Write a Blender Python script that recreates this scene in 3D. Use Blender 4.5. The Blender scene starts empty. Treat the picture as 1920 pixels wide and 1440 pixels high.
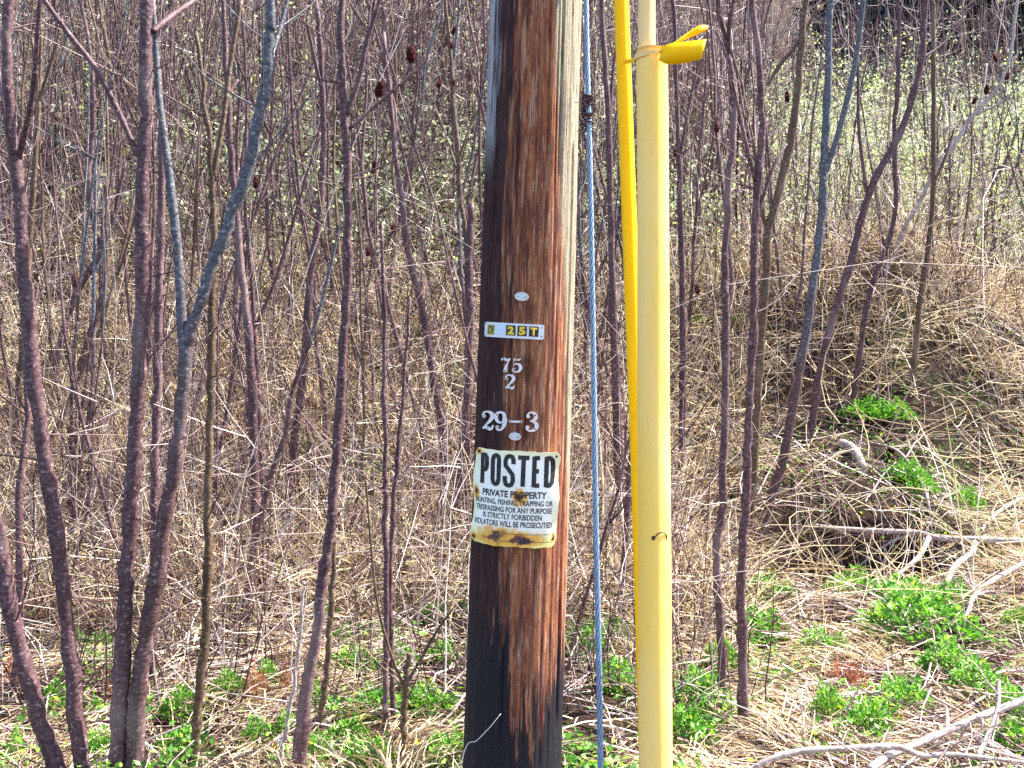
import bpy, bmesh, math, random
import numpy as np
from mathutils import Vector, Matrix

SC = bpy.context.scene
COL = SC.collection
rad = math.radians
RNG = np.random.default_rng(11)
random.seed(5)

# ------------------------------------------------------------------ camera, sky, sun, exposure
F = 2000.0            # focal length in photo pixels (photo is 1920 x 1440)
CX, HY = 960.0, 615.0  # image centre column, eye-level row
CZ = 1.6
cam_d = bpy.data.cameras.new('camera')
cam_d.sensor_width = 36.0
cam_d.lens = 36.0 * F / 1920.0
cam_d.shift_y = -(720.0 - HY) / 1920.0
cam_d.clip_end = 600.0
cam = bpy.data.objects.new('camera', cam_d)
cam.location = (0, 0, CZ)
cam.rotation_euler = (rad(90), 0, 0)
COL.objects.link(cam)
SC.camera = cam

SUN_AZ, SUN_EL = 20.0, 52.0      # azimuth measured from +X towards +Y
world = bpy.data.worlds.new('World')
SC.world = world
world.use_nodes = True
wn = world.node_tree
sky = wn.nodes.new('ShaderNodeTexSky')
sky.sky_type = 'NISHITA'
sky.sun_disc = False
sky.sun_elevation = rad(SUN_EL)
sky.sun_rotation = rad(90 - SUN_AZ)
sky.air_density = 1.0
sky.dust_density = 1.5
wn.nodes['Background'].inputs['Strength'].default_value = 0.13
wn.links.new(sky.outputs[0], wn.nodes['Background'].inputs['Color'])

sd = bpy.data.lights.new('sun', 'SUN')
sd.energy = 5.0
sd.angle = rad(0.5)
sd.color = (1.0, 0.94, 0.84)
sun = bpy.data.objects.new('sun', sd)
to_sun = Vector((math.cos(rad(SUN_EL)) * math.cos(rad(SUN_AZ)), math.cos(rad(SUN_EL)) * math.sin(rad(SUN_AZ)), math.sin(rad(SUN_EL))))
sun.rotation_euler = (-to_sun).to_track_quat('-Z', 'Y').to_euler()
sun.location = (10, 4, 12)
COL.objects.link(sun)

SC.view_settings.view_transform = 'Standard'
SC.view_settings.look = 'None'
SC.view_settings.gamma = 1.0
SC.view_settings.use_curve_mapping = False
SC.view_settings.exposure = 2.05
SC.cycles.max_bounces = 6
SC.cycles.diffuse_bounces = 3
SC.cycles.use_denoising = False


# ------------------------------------------------------------------ node helper
class NT:
    def __init__(self, name):
        self.m = bpy.data.materials.new(name)
        self.m.use_nodes = True
        self.t = self.m.node_tree
        self.b = self.t.nodes['Principled BSDF']

    def n(self, typ, **kw):
        nd = self.t.nodes.new(typ)
        for k, v in kw.items():
            setattr(nd, k, v)
        return nd

    def inp(self, sock, v):
        if v is None:
            return
        if hasattr(v, 'is_output'):
            self.t.links.new(v, sock)
        else:
            sock.default_value = v

    def math(self, op, a, b=None, c=None, clamp=False):
        nd = self.n('ShaderNodeMath', operation=op, use_clamp=clamp)
        self.inp(nd.inputs[0], a)
        self.inp(nd.inputs[1], b)
        self.inp(nd.inputs[2], c)
        return nd.outputs[0]

    def sstep(self, x, lo, hi):
        nd = self.n('ShaderNodeMapRange', interpolation_type='SMOOTHSTEP')
        self.inp(nd.inputs['Value'], x)
        self.inp(nd.inputs['From Min'], lo)
        self.inp(nd.inputs['From Max'], hi)
        return nd.outputs[0]

    def mix(self, f, a, b, blend='MIX'):
        nd = self.n('ShaderNodeMix', data_type='RGBA', blend_type=blend)
        self.inp(nd.inputs[0], f)
        for s, v in ((nd.inputs[6], a), (nd.inputs[7], b)):
            if isinstance(v, (tuple, list)):
                v = (*v, 1.0)
            self.inp(s, v)
        return nd.outputs[2]

    def coord(self, which='Object', scale=(1, 1, 1), loc=(0, 0, 0)):
        if which == 'UV':
            src = self.n('ShaderNodeUVMap').outputs[0]
        else:
            src = self.n('ShaderNodeTexCoord').outputs[which]
        mp = self.n('ShaderNodeMapping')
        mp.inputs['Scale'].default_value = scale
        mp.inputs['Location'].default_value = loc
        self.t.links.new(src, mp.inputs[0])
        return mp.outputs[0]

    def noise(self, vec, scale=1.0, detail=3.0, rough=0.55, dist=0.0):
        nd = self.n('ShaderNodeTexNoise')
        self.inp(nd.inputs['Vector'], vec)
        nd.inputs['Scale'].default_value = scale
        nd.inputs['Detail'].default_value = detail
        nd.inputs['Roughness'].default_value = rough
        nd.inputs['Distortion'].default_value = dist
        return nd.outputs[0]

    def ramp(self, f, stops):
        nd = self.n('ShaderNodeValToRGB')
        cr = nd.color_ramp
        while len(cr.elements) < len(stops):
            cr.elements.new(0.5)
        for e, (p, c) in zip(cr.elements, stops):
            e.position = p
            e.color = (*c, 1.0)
        self.inp(nd.inputs[0], f)
        return nd.outputs[0]

    def attr(self, name):
        return self.n('ShaderNodeAttribute', attribute_name=name).outputs['Fac']

    def objrand(self):
        return self.n('ShaderNodeObjectInfo').outputs['Random']

    def bump(self, h, strength=0.4, dist=0.01):
        nd = self.n('ShaderNodeBump')
        nd.inputs['Strength'].default_value = strength
        nd.inputs['Distance'].default_value = dist
        self.inp(nd.inputs['Height'], h)
        self.t.links.new(nd.outputs[0], self.b.inputs['Normal'])

    def done(self, col=None, rough=0.8, spec=0.3, metal=0.0):
        if isinstance(col, (tuple, list)):
            col = (*col, 1.0)
        self.inp(self.b.inputs['Base Color'], col)
        self.inp(self.b.inputs['Roughness'], rough)
        self.b.inputs['Specular IOR Level'].default_value = spec
        self.b.inputs['Metallic'].default_value = metal
        return self.m

    def translucent(self, col, fac):
        tr = self.n('ShaderNodeBsdfTranslucent')
        self.inp(tr.inputs[0], col)
        mx = self.n('ShaderNodeMixShader')
        mx.inputs[0].default_value = fac
        out = self.t.nodes['Material Output']
        self.t.links.new(self.b.outputs[0], mx.inputs[1])
        self.t.links.new(tr.outputs[0], mx.inputs[2])
        self.t.links.new(mx.outputs[0], out.inputs[0])


# ------------------------------------------------------------------ mesh helpers
def mesh_np(name, v, f, attrs=None, smooth=False):
    v = np.asarray(v, dtype=np.float32)
    f = np.asarray(f, dtype=np.int32)
    me = bpy.data.meshes.new(name)
    me.vertices.add(len(v))
    me.vertices.foreach_set('co', v.ravel())
    k = f.shape[1]
    me.loops.add(f.size)
    me.loops.foreach_set('vertex_index', f.ravel())
    me.polygons.add(len(f))
    me.polygons.foreach_set('loop_start', np.arange(0, f.size, k, dtype=np.int32))
    if smooth:
        me.polygons.foreach_set('use_smooth', np.ones(len(f), dtype=bool))
    me.update(calc_edges=True)
    for an, av in (attrs or {}).items():
        a = me.attributes.new(an, 'FLOAT', 'POINT')
        a.data.foreach_set('value', np.asarray(av, dtype=np.float32))
    return me


def obj(name, me, mat=None, parent=None, loc=None):
    o = bpy.data.objects.new(name, me)
    if me is not None and mat is not None and not me.materials:
        me.materials.append(mat)
    COL.objects.link(o)
    if loc is not None:
        o.location = loc
    if parent is not None:
        o.parent = parent
    return o


def tag(o, label, cat, group=None):
    o['label'] = label
    o['category'] = cat
    if group:
        o['group'] = group
    return o


def stuff(o, label, cat):
    o['kind'] = 'stuff'
    return tag(o, label, cat)


def thing(name, label, cat, loc=(0, 0, 0), group=None):
    return tag(obj(name, None, None, None, loc), label, cat, group)


def tubes(P, R, sides=3, tint=None, cap=False):
    """P (N,K,3), R (N,K): a batch of tapered tubes -> verts, quads, attrs"""
    P = np.asarray(P, float)
    R = np.asarray(R, float)
    N, K, _ = P.shape
    T = np.gradient(P, axis=1)
    T /= np.linalg.norm(T, axis=2, keepdims=True) + 1e-9
    ref = np.zeros_like(T)
    mean = np.abs(T.mean(axis=1))
    ax = np.argmin(mean, axis=1)
    ref[np.arange(N), :, :] = np.eye(3)[ax][:, None, :]
    U = np.cross(T, ref)
    U /= np.linalg.norm(U, axis=2, keepdims=True) + 1e-9
    V = np.cross(T, U)
    ang = np.arange(sides) * 2 * np.pi / sides
    v = P[:, :, None, :] + R[:, :, None, None] * (np.cos(ang)[None, None, :, None] * U[:, :, None, :] + np.sin(ang)[None, None, :, None] * V[:, :, None, :])
    idx = np.arange(N * K * sides).reshape(N, K, sides)
    a = idx[:, :-1, :]
    b = np.roll(a, -1, axis=2)
    c = np.roll(idx[:, 1:, :], -1, axis=2)
    d = idx[:, 1:, :]
    q = np.stack([a, b, c, d], axis=-1).reshape(-1, 4)
    at = None
    if tint is not None:
        at = {'tint': np.repeat(np.asarray(tint), K * sides)}
    return v.reshape(-1, 3), q, at


def tube_mesh(name, pts, radii, sides=8, smooth=True):
    v, q, _ = tubes(np.array(pts)[None], np.array(radii)[None], sides)
    n = len(v)
    K = len(pts)
    # close both ends with a small fan to a tip vertex (as degenerate-free quads: pairs of triangles)
    me = bpy.data.meshes.new(name)
    faces = [tuple(int(i) for i in r) for r in q]
    faces.append(tuple(range(sides - 1, -1, -1)))
    faces.append(tuple(range((K - 1) * sides, K * sides)))
    me.from_pydata([tuple(p) for p in v], [], faces)
    if smooth:
        for p in me.polygons:
            p.use_smooth = len(p.vertices) == 4
    me.update()
    return me


def catmull(pts, n):
    """resample control rows (any number of columns) with a Catmull-Rom curve"""
    p = np.asarray(pts, float)
    if len(p) == 2:
        t = np.linspace(0, 1, n)[:, None]
        return p[0] * (1 - t) + p[1] * t
    q = np.vstack([2 * p[0] - p[1], p, 2 * p[-1] - p[-2]])
    m = len(p) - 1
    out = []
    for s in np.linspace(0, m - 1e-6, n):
        i = int(s)
        t = s - i
        a, b, c, d = q[i], q[i + 1], q[i + 2], q[i + 3]
        out.append(0.5 * (2 * b + (c - a) * t + (2 * a - 5 * b + 4 * c - d) * t * t + (3 * b - a - 3 * c + d) * t ** 3))
    return np.array(out)


# ------------------------------------------------------------------ noise and terrain
_L = np.random.default_rng(3).random((256, 256))


def vnoise(x, y):
    x = np.asarray(x, float)
    y = np.asarray(y, float)
    xi = np.floor(x).astype(int)
    yi = np.floor(y).astype(int)
    fx = x - xi
    fy = y - yi
    fx = fx * fx * (3 - 2 * fx)
    fy = fy * fy * (3 - 2 * fy)
    g = lambda i, j: _L[i % 256, j % 256]
    return (g(xi, yi) * (1 - fx) + g(xi + 1, yi) * fx) * (1 - fy) + (g(xi, yi + 1) * (1 - fx) + g(xi + 1, yi + 1) * fx) * fy


def sst(x, a, b):
    t = np.clip((np.asarray(x, float) - a) / (b - a), 0, 1)
    return t * t * (3 - 2 * t)


def hbase(x, y):
    x = np.asarray(x, float)
    y = np.asarray(y, float)
    r = sst(x, -0.5, 3.5)
    y0 = 6.2 + 1.3 * r
    s = 0.50 - 0.13 * r
    t = y - y0
    ramp = np.where(t > 0.8, t - 0.4, np.where(t > 0, t * t / 1.6 * 0.8, 0))
    rf = sst(x / np.maximum(y, 1), 0.18, 0.34)
    cap = np.minimum(ramp, 22 + 0 * ramp) * (1 - rf) + np.minimum(ramp, 19) * rf
    far = np.maximum(y - 44, 0) * 0.55
    z = s * cap + far
    z = z + 1.42 * np.exp(-((x - 3.7) / 1.7) ** 2 - ((y - 10.6) / 1.9) ** 2)
    z = z - 0.45 * np.exp(-((x - 2.35) / 0.7) ** 2 - ((y - 7.15) / 0.45) ** 2)
    z = z + 0.38 * sst(y, 7.3, 7.55) * (1 - sst(y, 7.6, 9.2)) * np.exp(-(((x - 2.4) / 0.95) ** 2) ** 2)
    z = z - 0.22 * np.exp(-((x + 4.4) / 0.7) ** 2 - ((y - 10.2) / 0.3) ** 2)
    return z


def hgt(x, y):
    return hbase(x, y) + 0.16 * (vnoise(np.asarray(x) * 0.9 + 7, np.asarray(y) * 0.9) - 0.5) * sst(y, 3, 6) \
        + 0.07 * (vnoise(np.asarray(x) * 3.1, np.asarray(y) * 3.1 + 9) - 0.5)


def hit(px, py, smooth=False):
    """where the ray of a photo pixel meets the ground"""
    h = hbase if smooth else hgt
    dx, dz = (px - CX) / F, (HY - py) / F
    ys = np.arange(2.0, 80, 0.02)
    g = CZ + dz * ys - h(dx * ys, ys)
    k = np.argmax(g < 0)
    y = ys[k] if g[k] < 0 else 60.0
    return np.array([dx * y, y, float(h(dx * y, y))])


def pix(px, py, d):
    return np.array([(px - CX) / F * d, d, CZ + (HY - py) / F * d])


# ------------------------------------------------------------------ materials
def mat_ground():
    t = NT('leaf_litter_soil')
    co = t.coord('Object')
    n1 = t.noise(co, 1.3, 5, 0.6)
    n2 = t.noise(co, 14, 5, 0.7)
    n3 = t.noise(co, 70, 3, 0.7)
    c = t.ramp(n2, [(0.3, (0.012, 0.006, 0.006)), (0.5, (0.035, 0.020, 0.016)), (0.68, (0.10, 0.065, 0.042))])  # soil darkened so its colour stands in for shade in the gaps
    c = t.mix(t.sstep(n3, 0.58, 0.78), c, (0.18, 0.125, 0.075))
    c = t.mix(t.math('MULTIPLY', t.sstep(n1, 0.5, 0.7), 0.45), c, (0.07, 0.10, 0.03))
    t.bump(t.math('ADD', n2, t.math('MULTIPLY', n3, 0.6)), 0.9, 0.05)
    return t.done(c, 0.95, 0.1)


def mat_tint(name, stops, rough=0.75, trans=0.0, spec=0.2):
    t = NT(name)
    c = t.ramp(t.attr('tint'), stops)
    m = t.done(c, rough, spec)
    if trans:
        t.translucent(c, trans)
    return m


def mat_bark(name, c0, c1, c2, high=None):
    t = NT(name)
    co = t.coord('Object', (55, 55, 85))
    n = t.noise(co, 1.0, 3, 0.6)
    big = t.noise(t.coord('Object', (6, 6, 2.2)), 1.0, 3, 0.6)
    fl = t.noise(t.coord('Object', (60, 60, 75)), 1.0, 2, 0.6)
    c = t.mix(t.sstep(n, 0.35, 0.66), c0, c1)
    c = t.mix(t.math('MULTIPLY', t.sstep(fl, 0.60, 0.68), 0.9), c, c2)
    c = t.mix(t.math('MULTIPLY', t.sstep(big, 0.52, 0.72), 0.45), c, c2)
    c = t.mix(t.math('MULTIPLY', t.sstep(big, 0.46, 0.3), 0.5), c, (c0[0] * .5, c0[1] * .5, c0[2] * .5))
    if high:
        sp = t.n('ShaderNodeSeparateXYZ')
        t.t.links.new(t.n('ShaderNodeTexCoord').outputs['Object'], sp.inputs[0])
        up = t.sstep(t.math('ADD', sp.outputs[2], t.math('MULTIPLY', t.math('SUBTRACT', big, 0.5), 1.6)), 1.25, 1.9)
        lc = t.mix(t.sstep(n, 0.35, 0.66), high[0], high[1])
        lc = t.mix(t.math('MULTIPLY', t.sstep(fl, 0.58, 0.70), 0.9), lc, high[2])
        c = t.mix(up, c, lc)
    t.bump(n, 0.5, 0.006)
    return t.done(c, 0.65, 0.25)


M = {}
M['ground'] = mat_ground()
M['straw'] = mat_tint('dry_straw', [(0.0, (0.035, 0.015, 0.012)), (0.3, (0.15, 0.088, 0.050)), (0.65, (0.56, 0.40, 0.21)), (1.0, (0.90, 0.77, 0.53))], 0.6, 0.25, 0.35)  # wide dark-to-pale range imitates lit blades over shaded gaps
M['brush'] = mat_tint('dead_brush', [(0.0, (0.030, 0.012, 0.016)), (0.3, (0.10, 0.050, 0.054)), (0.65, (0.30, 0.20, 0.185)), (1.0, (0.78, 0.66, 0.60))], 0.7, 0.0, 0.3)  # dark end puts the shade inside the tangle into the colour
M['farleaf'] = mat_tint('new_leaf_undergrowth', [(0.0, (0.10, 0.13, 0.06)), (0.5, (0.44, 0.51, 0.31)), (0.85, (0.60, 0.67, 0.44)), (1.0, (0.58, 0.70, 0.20))], 0.6, 0.35)
M['green'] = mat_tint('fresh_weed_leaf', [(0.0, (0.03, 0.09, 0.02)), (0.5, (0.10, 0.31, 0.03)), (0.85, (0.24, 0.50, 0.035)), (1.0, (0.50, 0.58, 0.035))], 0.5, 0.35, 0.4)
M['rust'] = mat_tint('rust_red_dead_fern', [(0.0, (0.14, 0.04, 0.025)), (0.5, (0.34, 0.12, 0.06)), (1.0, (0.58, 0.30, 0.17))], 0.8, 0.2)
M['spruce'] = mat_tint('shade_dark_spruce_needles', [(0.0, (0.008, 0.016, 0.024)), (0.6, (0.018, 0.035, 0.045)), (1.0, (0.04, 0.065, 0.07))], 0.7)  # near-black blue needles carry the shade of the far wood
M['mauve'] = mat_bark('mauve_sumac_bark', (0.056, 0.025, 0.031), (0.122, 0.066, 0.074), (0.30, 0.215, 0.21))
M['tan'] = mat_bark('tan_sumac_bark', (0.065, 0.038, 0.023), (0.13, 0.082, 0.052), (0.28, 0.21, 0.155))
M['lichen'] = mat_bark('blue_grey_lichen_bark', (0.055, 0.026, 0.03), (0.115, 0.064, 0.066), (0.27, 0.20, 0.19), ((0.055, 0.055, 0.066), (0.115, 0.118, 0.14), (0.30, 0.32, 0.34)))
M['deadwood'] = mat_bark('bleached_dead_wood', (0.25, 0.19, 0.18), (0.44, 0.36, 0.34), (0.68, 0.60, 0.56))


def mat_fruit():
    t = NT('dark_red_fruit_fuzz')
    n = t.noise(t.coord('Object'), 160, 2)
    c = t.mix(t.sstep(n, 0.4, 0.65), (0.035, 0.008, 0.01), (0.16, 0.03, 0.03))
    t.bump(n, 1.0, 0.01)
    return t.done(c, 0.9, 0.1)


M['fruit'] = mat_fruit()


def mat_pole():
    t = NT('creosoted_pole_wood')
    uv = t.n('ShaderNodeUVMap').outputs[0]
    sep = t.n('ShaderNodeSeparateXYZ')
    t.t.links.new(uv, sep.inputs[0])
    a, z = sep.outputs[0], sep.outputs[1]            # angle (rad, 0 faces the road), height along pole (m)

    def nz(sx, sy, loc=(0, 0, 0), detail=3.0, rough=0.55):
        return t.noise(t.coord('UV', (sx, sy, 1), loc), 1.0, detail, rough)
    g1 = nz(20, 6.5, detail=6, rough=0.75)
    g2 = nz(52, 13.0, (3, 1, 0), 4, 0.7)
    g3 = nz(9, 1.6, (9, 5, 0), 5, 0.65)
    st = nz(9, 0.75, (1, 8, 0), 4, 0.6)
    st2 = nz(8, 2.6, (4, 2, 0), 5, 0.68)
    fl = nz(15, 5.5, (6, 6, 0), 4, 0.65)
    big = nz(2.2, 1.8, (2, 2, 0), 3)
    # knot: rings around one point on the face
    ka = t.math('MULTIPLY', t.math('SUBTRACT', a, KNOT[0]), 0.15)
    kz = t.math('MULTIPLY', t.math('SUBTRACT', z, KNOT[1]), 0.62)
    kd = t.math('SQRT', t.math('ADD', t.math('MULTIPLY', ka, ka), t.math('MULTIPLY', kz, kz)))
    kin = t.sstep(kd, 0.034, 0.014)
    rings = t.math('MULTIPLY', t.math('ADD', t.math('SINE', t.math('MULTIPLY', kd, 1400.0)), 1.0), 0.5)
    c = t.mix(big, (0.40, 0.115, 0.065), (0.46, 0.20, 0.075))
    c = t.mix(t.sstep(g3, 0.40, 0.62), c, (0.23, 0.075, 0.046))
    c = t.mix(t.math('MULTIPLY', t.sstep(fl, 0.53, 0.60), 0.8), c, (0.54, 0.33, 0.22))
    blot = nz(4.5, 5.0, (7, 3, 0), 5, 0.65)
    flake = nz(12, 10.0, (11, 4, 0), 4, 0.6)
    c = t.mix(t.math('MULTIPLY', t.sstep(blot, 0.50, 0.62), 0.7), c, (0.11, 0.032, 0.028))
    c = t.mix(t.math('MULTIPLY', t.sstep(flake, 0.60, 0.66), 0.75), c, (0.52, 0.32, 0.22))
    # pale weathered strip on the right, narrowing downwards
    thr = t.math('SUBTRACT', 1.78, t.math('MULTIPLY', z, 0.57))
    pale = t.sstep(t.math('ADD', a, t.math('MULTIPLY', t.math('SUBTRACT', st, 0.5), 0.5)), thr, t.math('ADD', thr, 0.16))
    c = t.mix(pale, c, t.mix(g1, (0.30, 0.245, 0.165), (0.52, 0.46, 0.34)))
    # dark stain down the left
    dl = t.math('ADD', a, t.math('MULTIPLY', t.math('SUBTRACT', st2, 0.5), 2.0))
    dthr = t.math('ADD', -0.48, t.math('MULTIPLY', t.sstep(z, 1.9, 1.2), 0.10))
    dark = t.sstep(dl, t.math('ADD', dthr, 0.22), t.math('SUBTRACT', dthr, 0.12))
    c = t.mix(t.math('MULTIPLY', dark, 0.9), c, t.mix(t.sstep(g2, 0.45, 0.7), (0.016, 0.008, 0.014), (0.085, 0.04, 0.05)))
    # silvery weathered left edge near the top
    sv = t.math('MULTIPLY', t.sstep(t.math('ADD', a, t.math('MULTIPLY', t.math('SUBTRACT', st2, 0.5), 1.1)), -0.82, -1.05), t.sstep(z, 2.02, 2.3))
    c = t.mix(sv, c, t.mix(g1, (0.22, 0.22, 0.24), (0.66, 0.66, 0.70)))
    # loose dark streaks
    c = t.mix(t.math('MULTIPLY', t.sstep(st, 0.60, 0.70), 0.75), c, (0.05, 0.02, 0.022))
    # tarred butt with a ragged upper edge
    tl = t.math('ADD', 0.62, t.math('MULTIPLY', t.sstep(a, 0.0, -0.35), 0.12))
    tl = t.math('SUBTRACT', tl, t.math('MULTIPLY', t.math('MULTIPLY', t.sstep(a, -0.3, 0.05), t.sstep(a, 0.95, 0.5)), 0.20))
    zz = t.math('ADD', z, t.math('MULTIPLY', t.math('SUBTRACT', st2, 0.5), 1.0))
    zz = t.math('ADD', zz, t.math('MULTIPLY', t.math('SUBTRACT', g2, 0.5), 0.25))
    tar = t.sstep(zz, t.math('ADD', tl, 0.05), t.math('SUBTRACT', tl, 0.05))
    c = t.mix(tar, c, t.mix(g2, (0.007, 0.007, 0.012), (0.022, 0.022, 0.034)))
    # grain lines and knot
    c = t.mix(t.math('MULTIPLY', t.sstep(g1, 0.50, 0.36), 0.75), c, (0.03, 0.012, 0.012))
    c = t.mix(t.math('MULTIPLY', t.sstep(g2, 0.62, 0.75), t.math('MULTIPLY', t.math('SUBTRACT', 1.0, tar), 0.35)), c, (0.50, 0.34, 0.24))
    c = t.mix(t.math('MULTIPLY', kin, t.math('MULTIPLY', rings, 0.85)), c, (0.02, 0.009, 0.012))
    h = t.math('ADD', t.math('MULTIPLY', g1, 1.0), t.math('MULTIPLY', g2, 0.6))
    h = t.math('ADD', h, t.math('MULTIPLY', t.math('MULTIPLY', rings, kin), 0.4))
    t.bump(h, 0.9, 0.012)
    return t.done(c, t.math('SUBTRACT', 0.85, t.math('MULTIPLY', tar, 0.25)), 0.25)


# ------------------------------------------------------------------ ground
def build_ground():
    xs = np.unique(np.concatenate([np.linspace(-140, -14, 22), np.linspace(-14, -4, 60), np.linspace(-4, 5, 140), np.linspace(5, 14, 60), np.linspace(14, 140, 22)]))
    ys = np.unique(np.concatenate([np.linspace(-60, 2.5, 12), np.linspace(2.5, 9, 110), np.linspace(9, 24, 110), np.linspace(24, 46, 40), np.linspace(46, 160, 20)]))
    X, Y = np.meshgrid(xs, ys)
    Z = hgt(X, Y)
    v = np.stack([X, Y, Z], -1).reshape(-1, 3)
    nx, ny = len(xs), len(ys)
    i = np.arange(nx * ny).reshape(ny, nx)
    q = np.stack([i[:-1, :-1], i[:-1, 1:], i[1:, 1:], i[1:, :-1]], -1).reshape(-1, 4)
    o = obj('ground', mesh_np('ground', v, q, smooth=True), M['ground'])
    o['kind'] = 'structure'
    o['label'] = 'brown leaf littered bank rising behind the pole'


build_ground()

# ------------------------------------------------------------------ utility pole
PD = 3.33                                # distance of the pole's axis
TILT = 0.0319
R_BOT, R_TOP = 0.1535, 0.1440            # at local z 0.22 and 2.63


def pole_r(z):
    return R_BOT + (R_TOP - R_BOT) * (z - 0.22) / 2.41


POLE_X, POLE_Z0 = -0.0072, 0.0


def pole_px(px, py):
    """angle and height on the pole's surface seen at a photo pixel"""
    a, z = 0.0, 1.5
    for _ in range(12):
        r = pole_r(z)
        d = PD - r * math.cos(a)
        x = (px - CX) / F * d
        zw = CZ + (HY - py) / F * d
        z = zw * math.cos(TILT)
        xo = (x - POLE_X) - zw * math.tan(TILT)
        a = math.asin(max(-0.999, min(0.999, xo / r)))
    return a, z


KNOT = pole_px(986, 688)


def build_pole():
    root = thing('utility_pole', 'weathered brown wooden utility pole with tarred black base and nailed signs', 'utility pole', (POLE_X, PD, POLE_Z0))
    root.rotation_euler = (0, TILT, 0)
    na = 300
    zs = np.concatenate([np.linspace(-0.35, 0.15, 4), np.linspace(0.2, 2.75, 170), np.linspace(2.85, 8.6, 30)])
    an = np.linspace(-np.pi, np.pi, na, endpoint=False)
    A, Z = np.meshgrid(an, zs)
    Rr = R_BOT + (R_TOP - R_BOT) * (Z - 0.22) / 2.41
    def per(f, zf, o):                    # noise periodic round the pole
        return vnoise((np.cos(A) * 2 + 5) * f + o, (np.sin(A) * 2 + 5) * f * 1.0 + Z * zf + o)
    fine = vnoise((A + np.pi) * 36, Z * 2.2)
    med = vnoise((A + np.pi) * 14 + 40, Z * 1.3 + 3)
    d = -0.0032 * np.clip(fine - 0.55, 0, 1) * 2 - 0.004 * np.clip(med - 0.6, 0, 1) * 2 + 0.0025 * (per(0.6, 0.7, 3) - 0.5)
    # long drying checks
    def check(a0, z0, z1, w, dep, wob):
        c = a0 + 0.03 * (vnoise(Z * 2.3 + wob, Z * 0 + wob) - 0.5) * 2
        m = np.exp(-((A - c) / w) ** 2) * sst(Z, z0, z0 + 0.12) * (1 - sst(Z, z1 - 0.12, z1))
        return -dep * m
    d = d + check(1.06, 0.35, 2.2, 0.035, 0.020, 1) + check(0.30, 1.7, 3.6, 0.02, 0.008, 5) + check(-0.85, 1.0, 3.2, 0.02, 0.009, 8)
    d = d + check(0.62, 2.0, 4.5, 0.018, 0.007, 12) + check(-0.25, 0.3, 0.95, 0.02, 0.007, 15) + check(0.05, 1.18, 1.5, 0.015, 0.008, 17)
    Rr = Rr + d
    v = np.stack([Rr * np.sin(A), -Rr * np.cos(A), Z], -1).reshape(-1, 3)
    nz = len(zs)
    i = np.arange(nz * na).reshape(nz, na)
    j = np.roll(i, -1, axis=1)
    q = np.stack([i[:-1], j[:-1], j[1:], i[1:]], -1).reshape(-1, 4)
    me = mesh_np('pole_shaft', v, q, smooth=True)
    uvl = me.uv_layers.new(name='UVMap')
    aa = np.concatenate([an, [np.pi]])
    col = np.tile(np.arange(na), nz - 1)
    row = np.repeat(np.arange(nz - 1), na)
    uv = np.zeros((len(q), 4, 2))
    uv[:, 0, 0] = uv[:, 3, 0] = aa[col]
    uv[:, 1, 0] = uv[:, 2, 0] = aa[col + 1]
    uv[:, 0, 1] = uv[:, 1, 1] = zs[row]
    uv[:, 2, 1] = uv[:, 3, 1] = zs[row + 1]
    uvl.data.foreach_set('uv', uv.ravel().astype(np.float32))
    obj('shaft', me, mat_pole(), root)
    cap = bpy.data.meshes.new('top')
    r = float(pole_r(8.6))
    cap.from_pydata([(r * math.sin(b), -r * math.cos(b), 8.598) for b in an[::6]], [], [tuple(range(50))])
    obj('top', cap, M['deadwood'], root)
    return root


POLE = build_pole()
POLE_M = Matrix.Translation((POLE_X, PD, POLE_Z0)) @ Matrix.Rotation(TILT, 4, 'Y')


def wrapper(a0, z0, off, R=None, roll=0.0):
    """maps flat (u, v, w) to the pole's frame: on the pole itself, or on a flatter curve of radius R tangent to it at angle a0"""
    rp = float(pole_r(z0)) + off
    Rs = rp if R is None else R
    ca, sa = math.cos(a0), math.sin(a0)
    cr, sr = math.cos(roll), math.sin(roll)
    def f(u, v, w=0.0):
        u, v = u * cr - v * sr, u * sr + v * cr
        th = u / Rs
        lx = (Rs + w) * math.sin(th)
        ly = -(Rs + w) * math.cos(th) + (Rs - rp)
        return POLE_M @ Vector((lx * ca - ly * sa, lx * sa + ly * ca, z0 + v))
    return f


def center_obj(o):
    """move a mesh object's origin to the middle of its mesh"""
    me = o.data
    n = len(me.vertices)
    c = np.zeros(n * 3, np.float32)
    me.vertices.foreach_get('co', c)
    c = c.reshape(-1, 3)
    m = (c.min(0) + c.max(0)) / 2
    me.vertices.foreach_set('co', (c - m).ravel())
    me.update()
    o.location = Vector([float(q) for q in m]) + o.location
    return o


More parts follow.
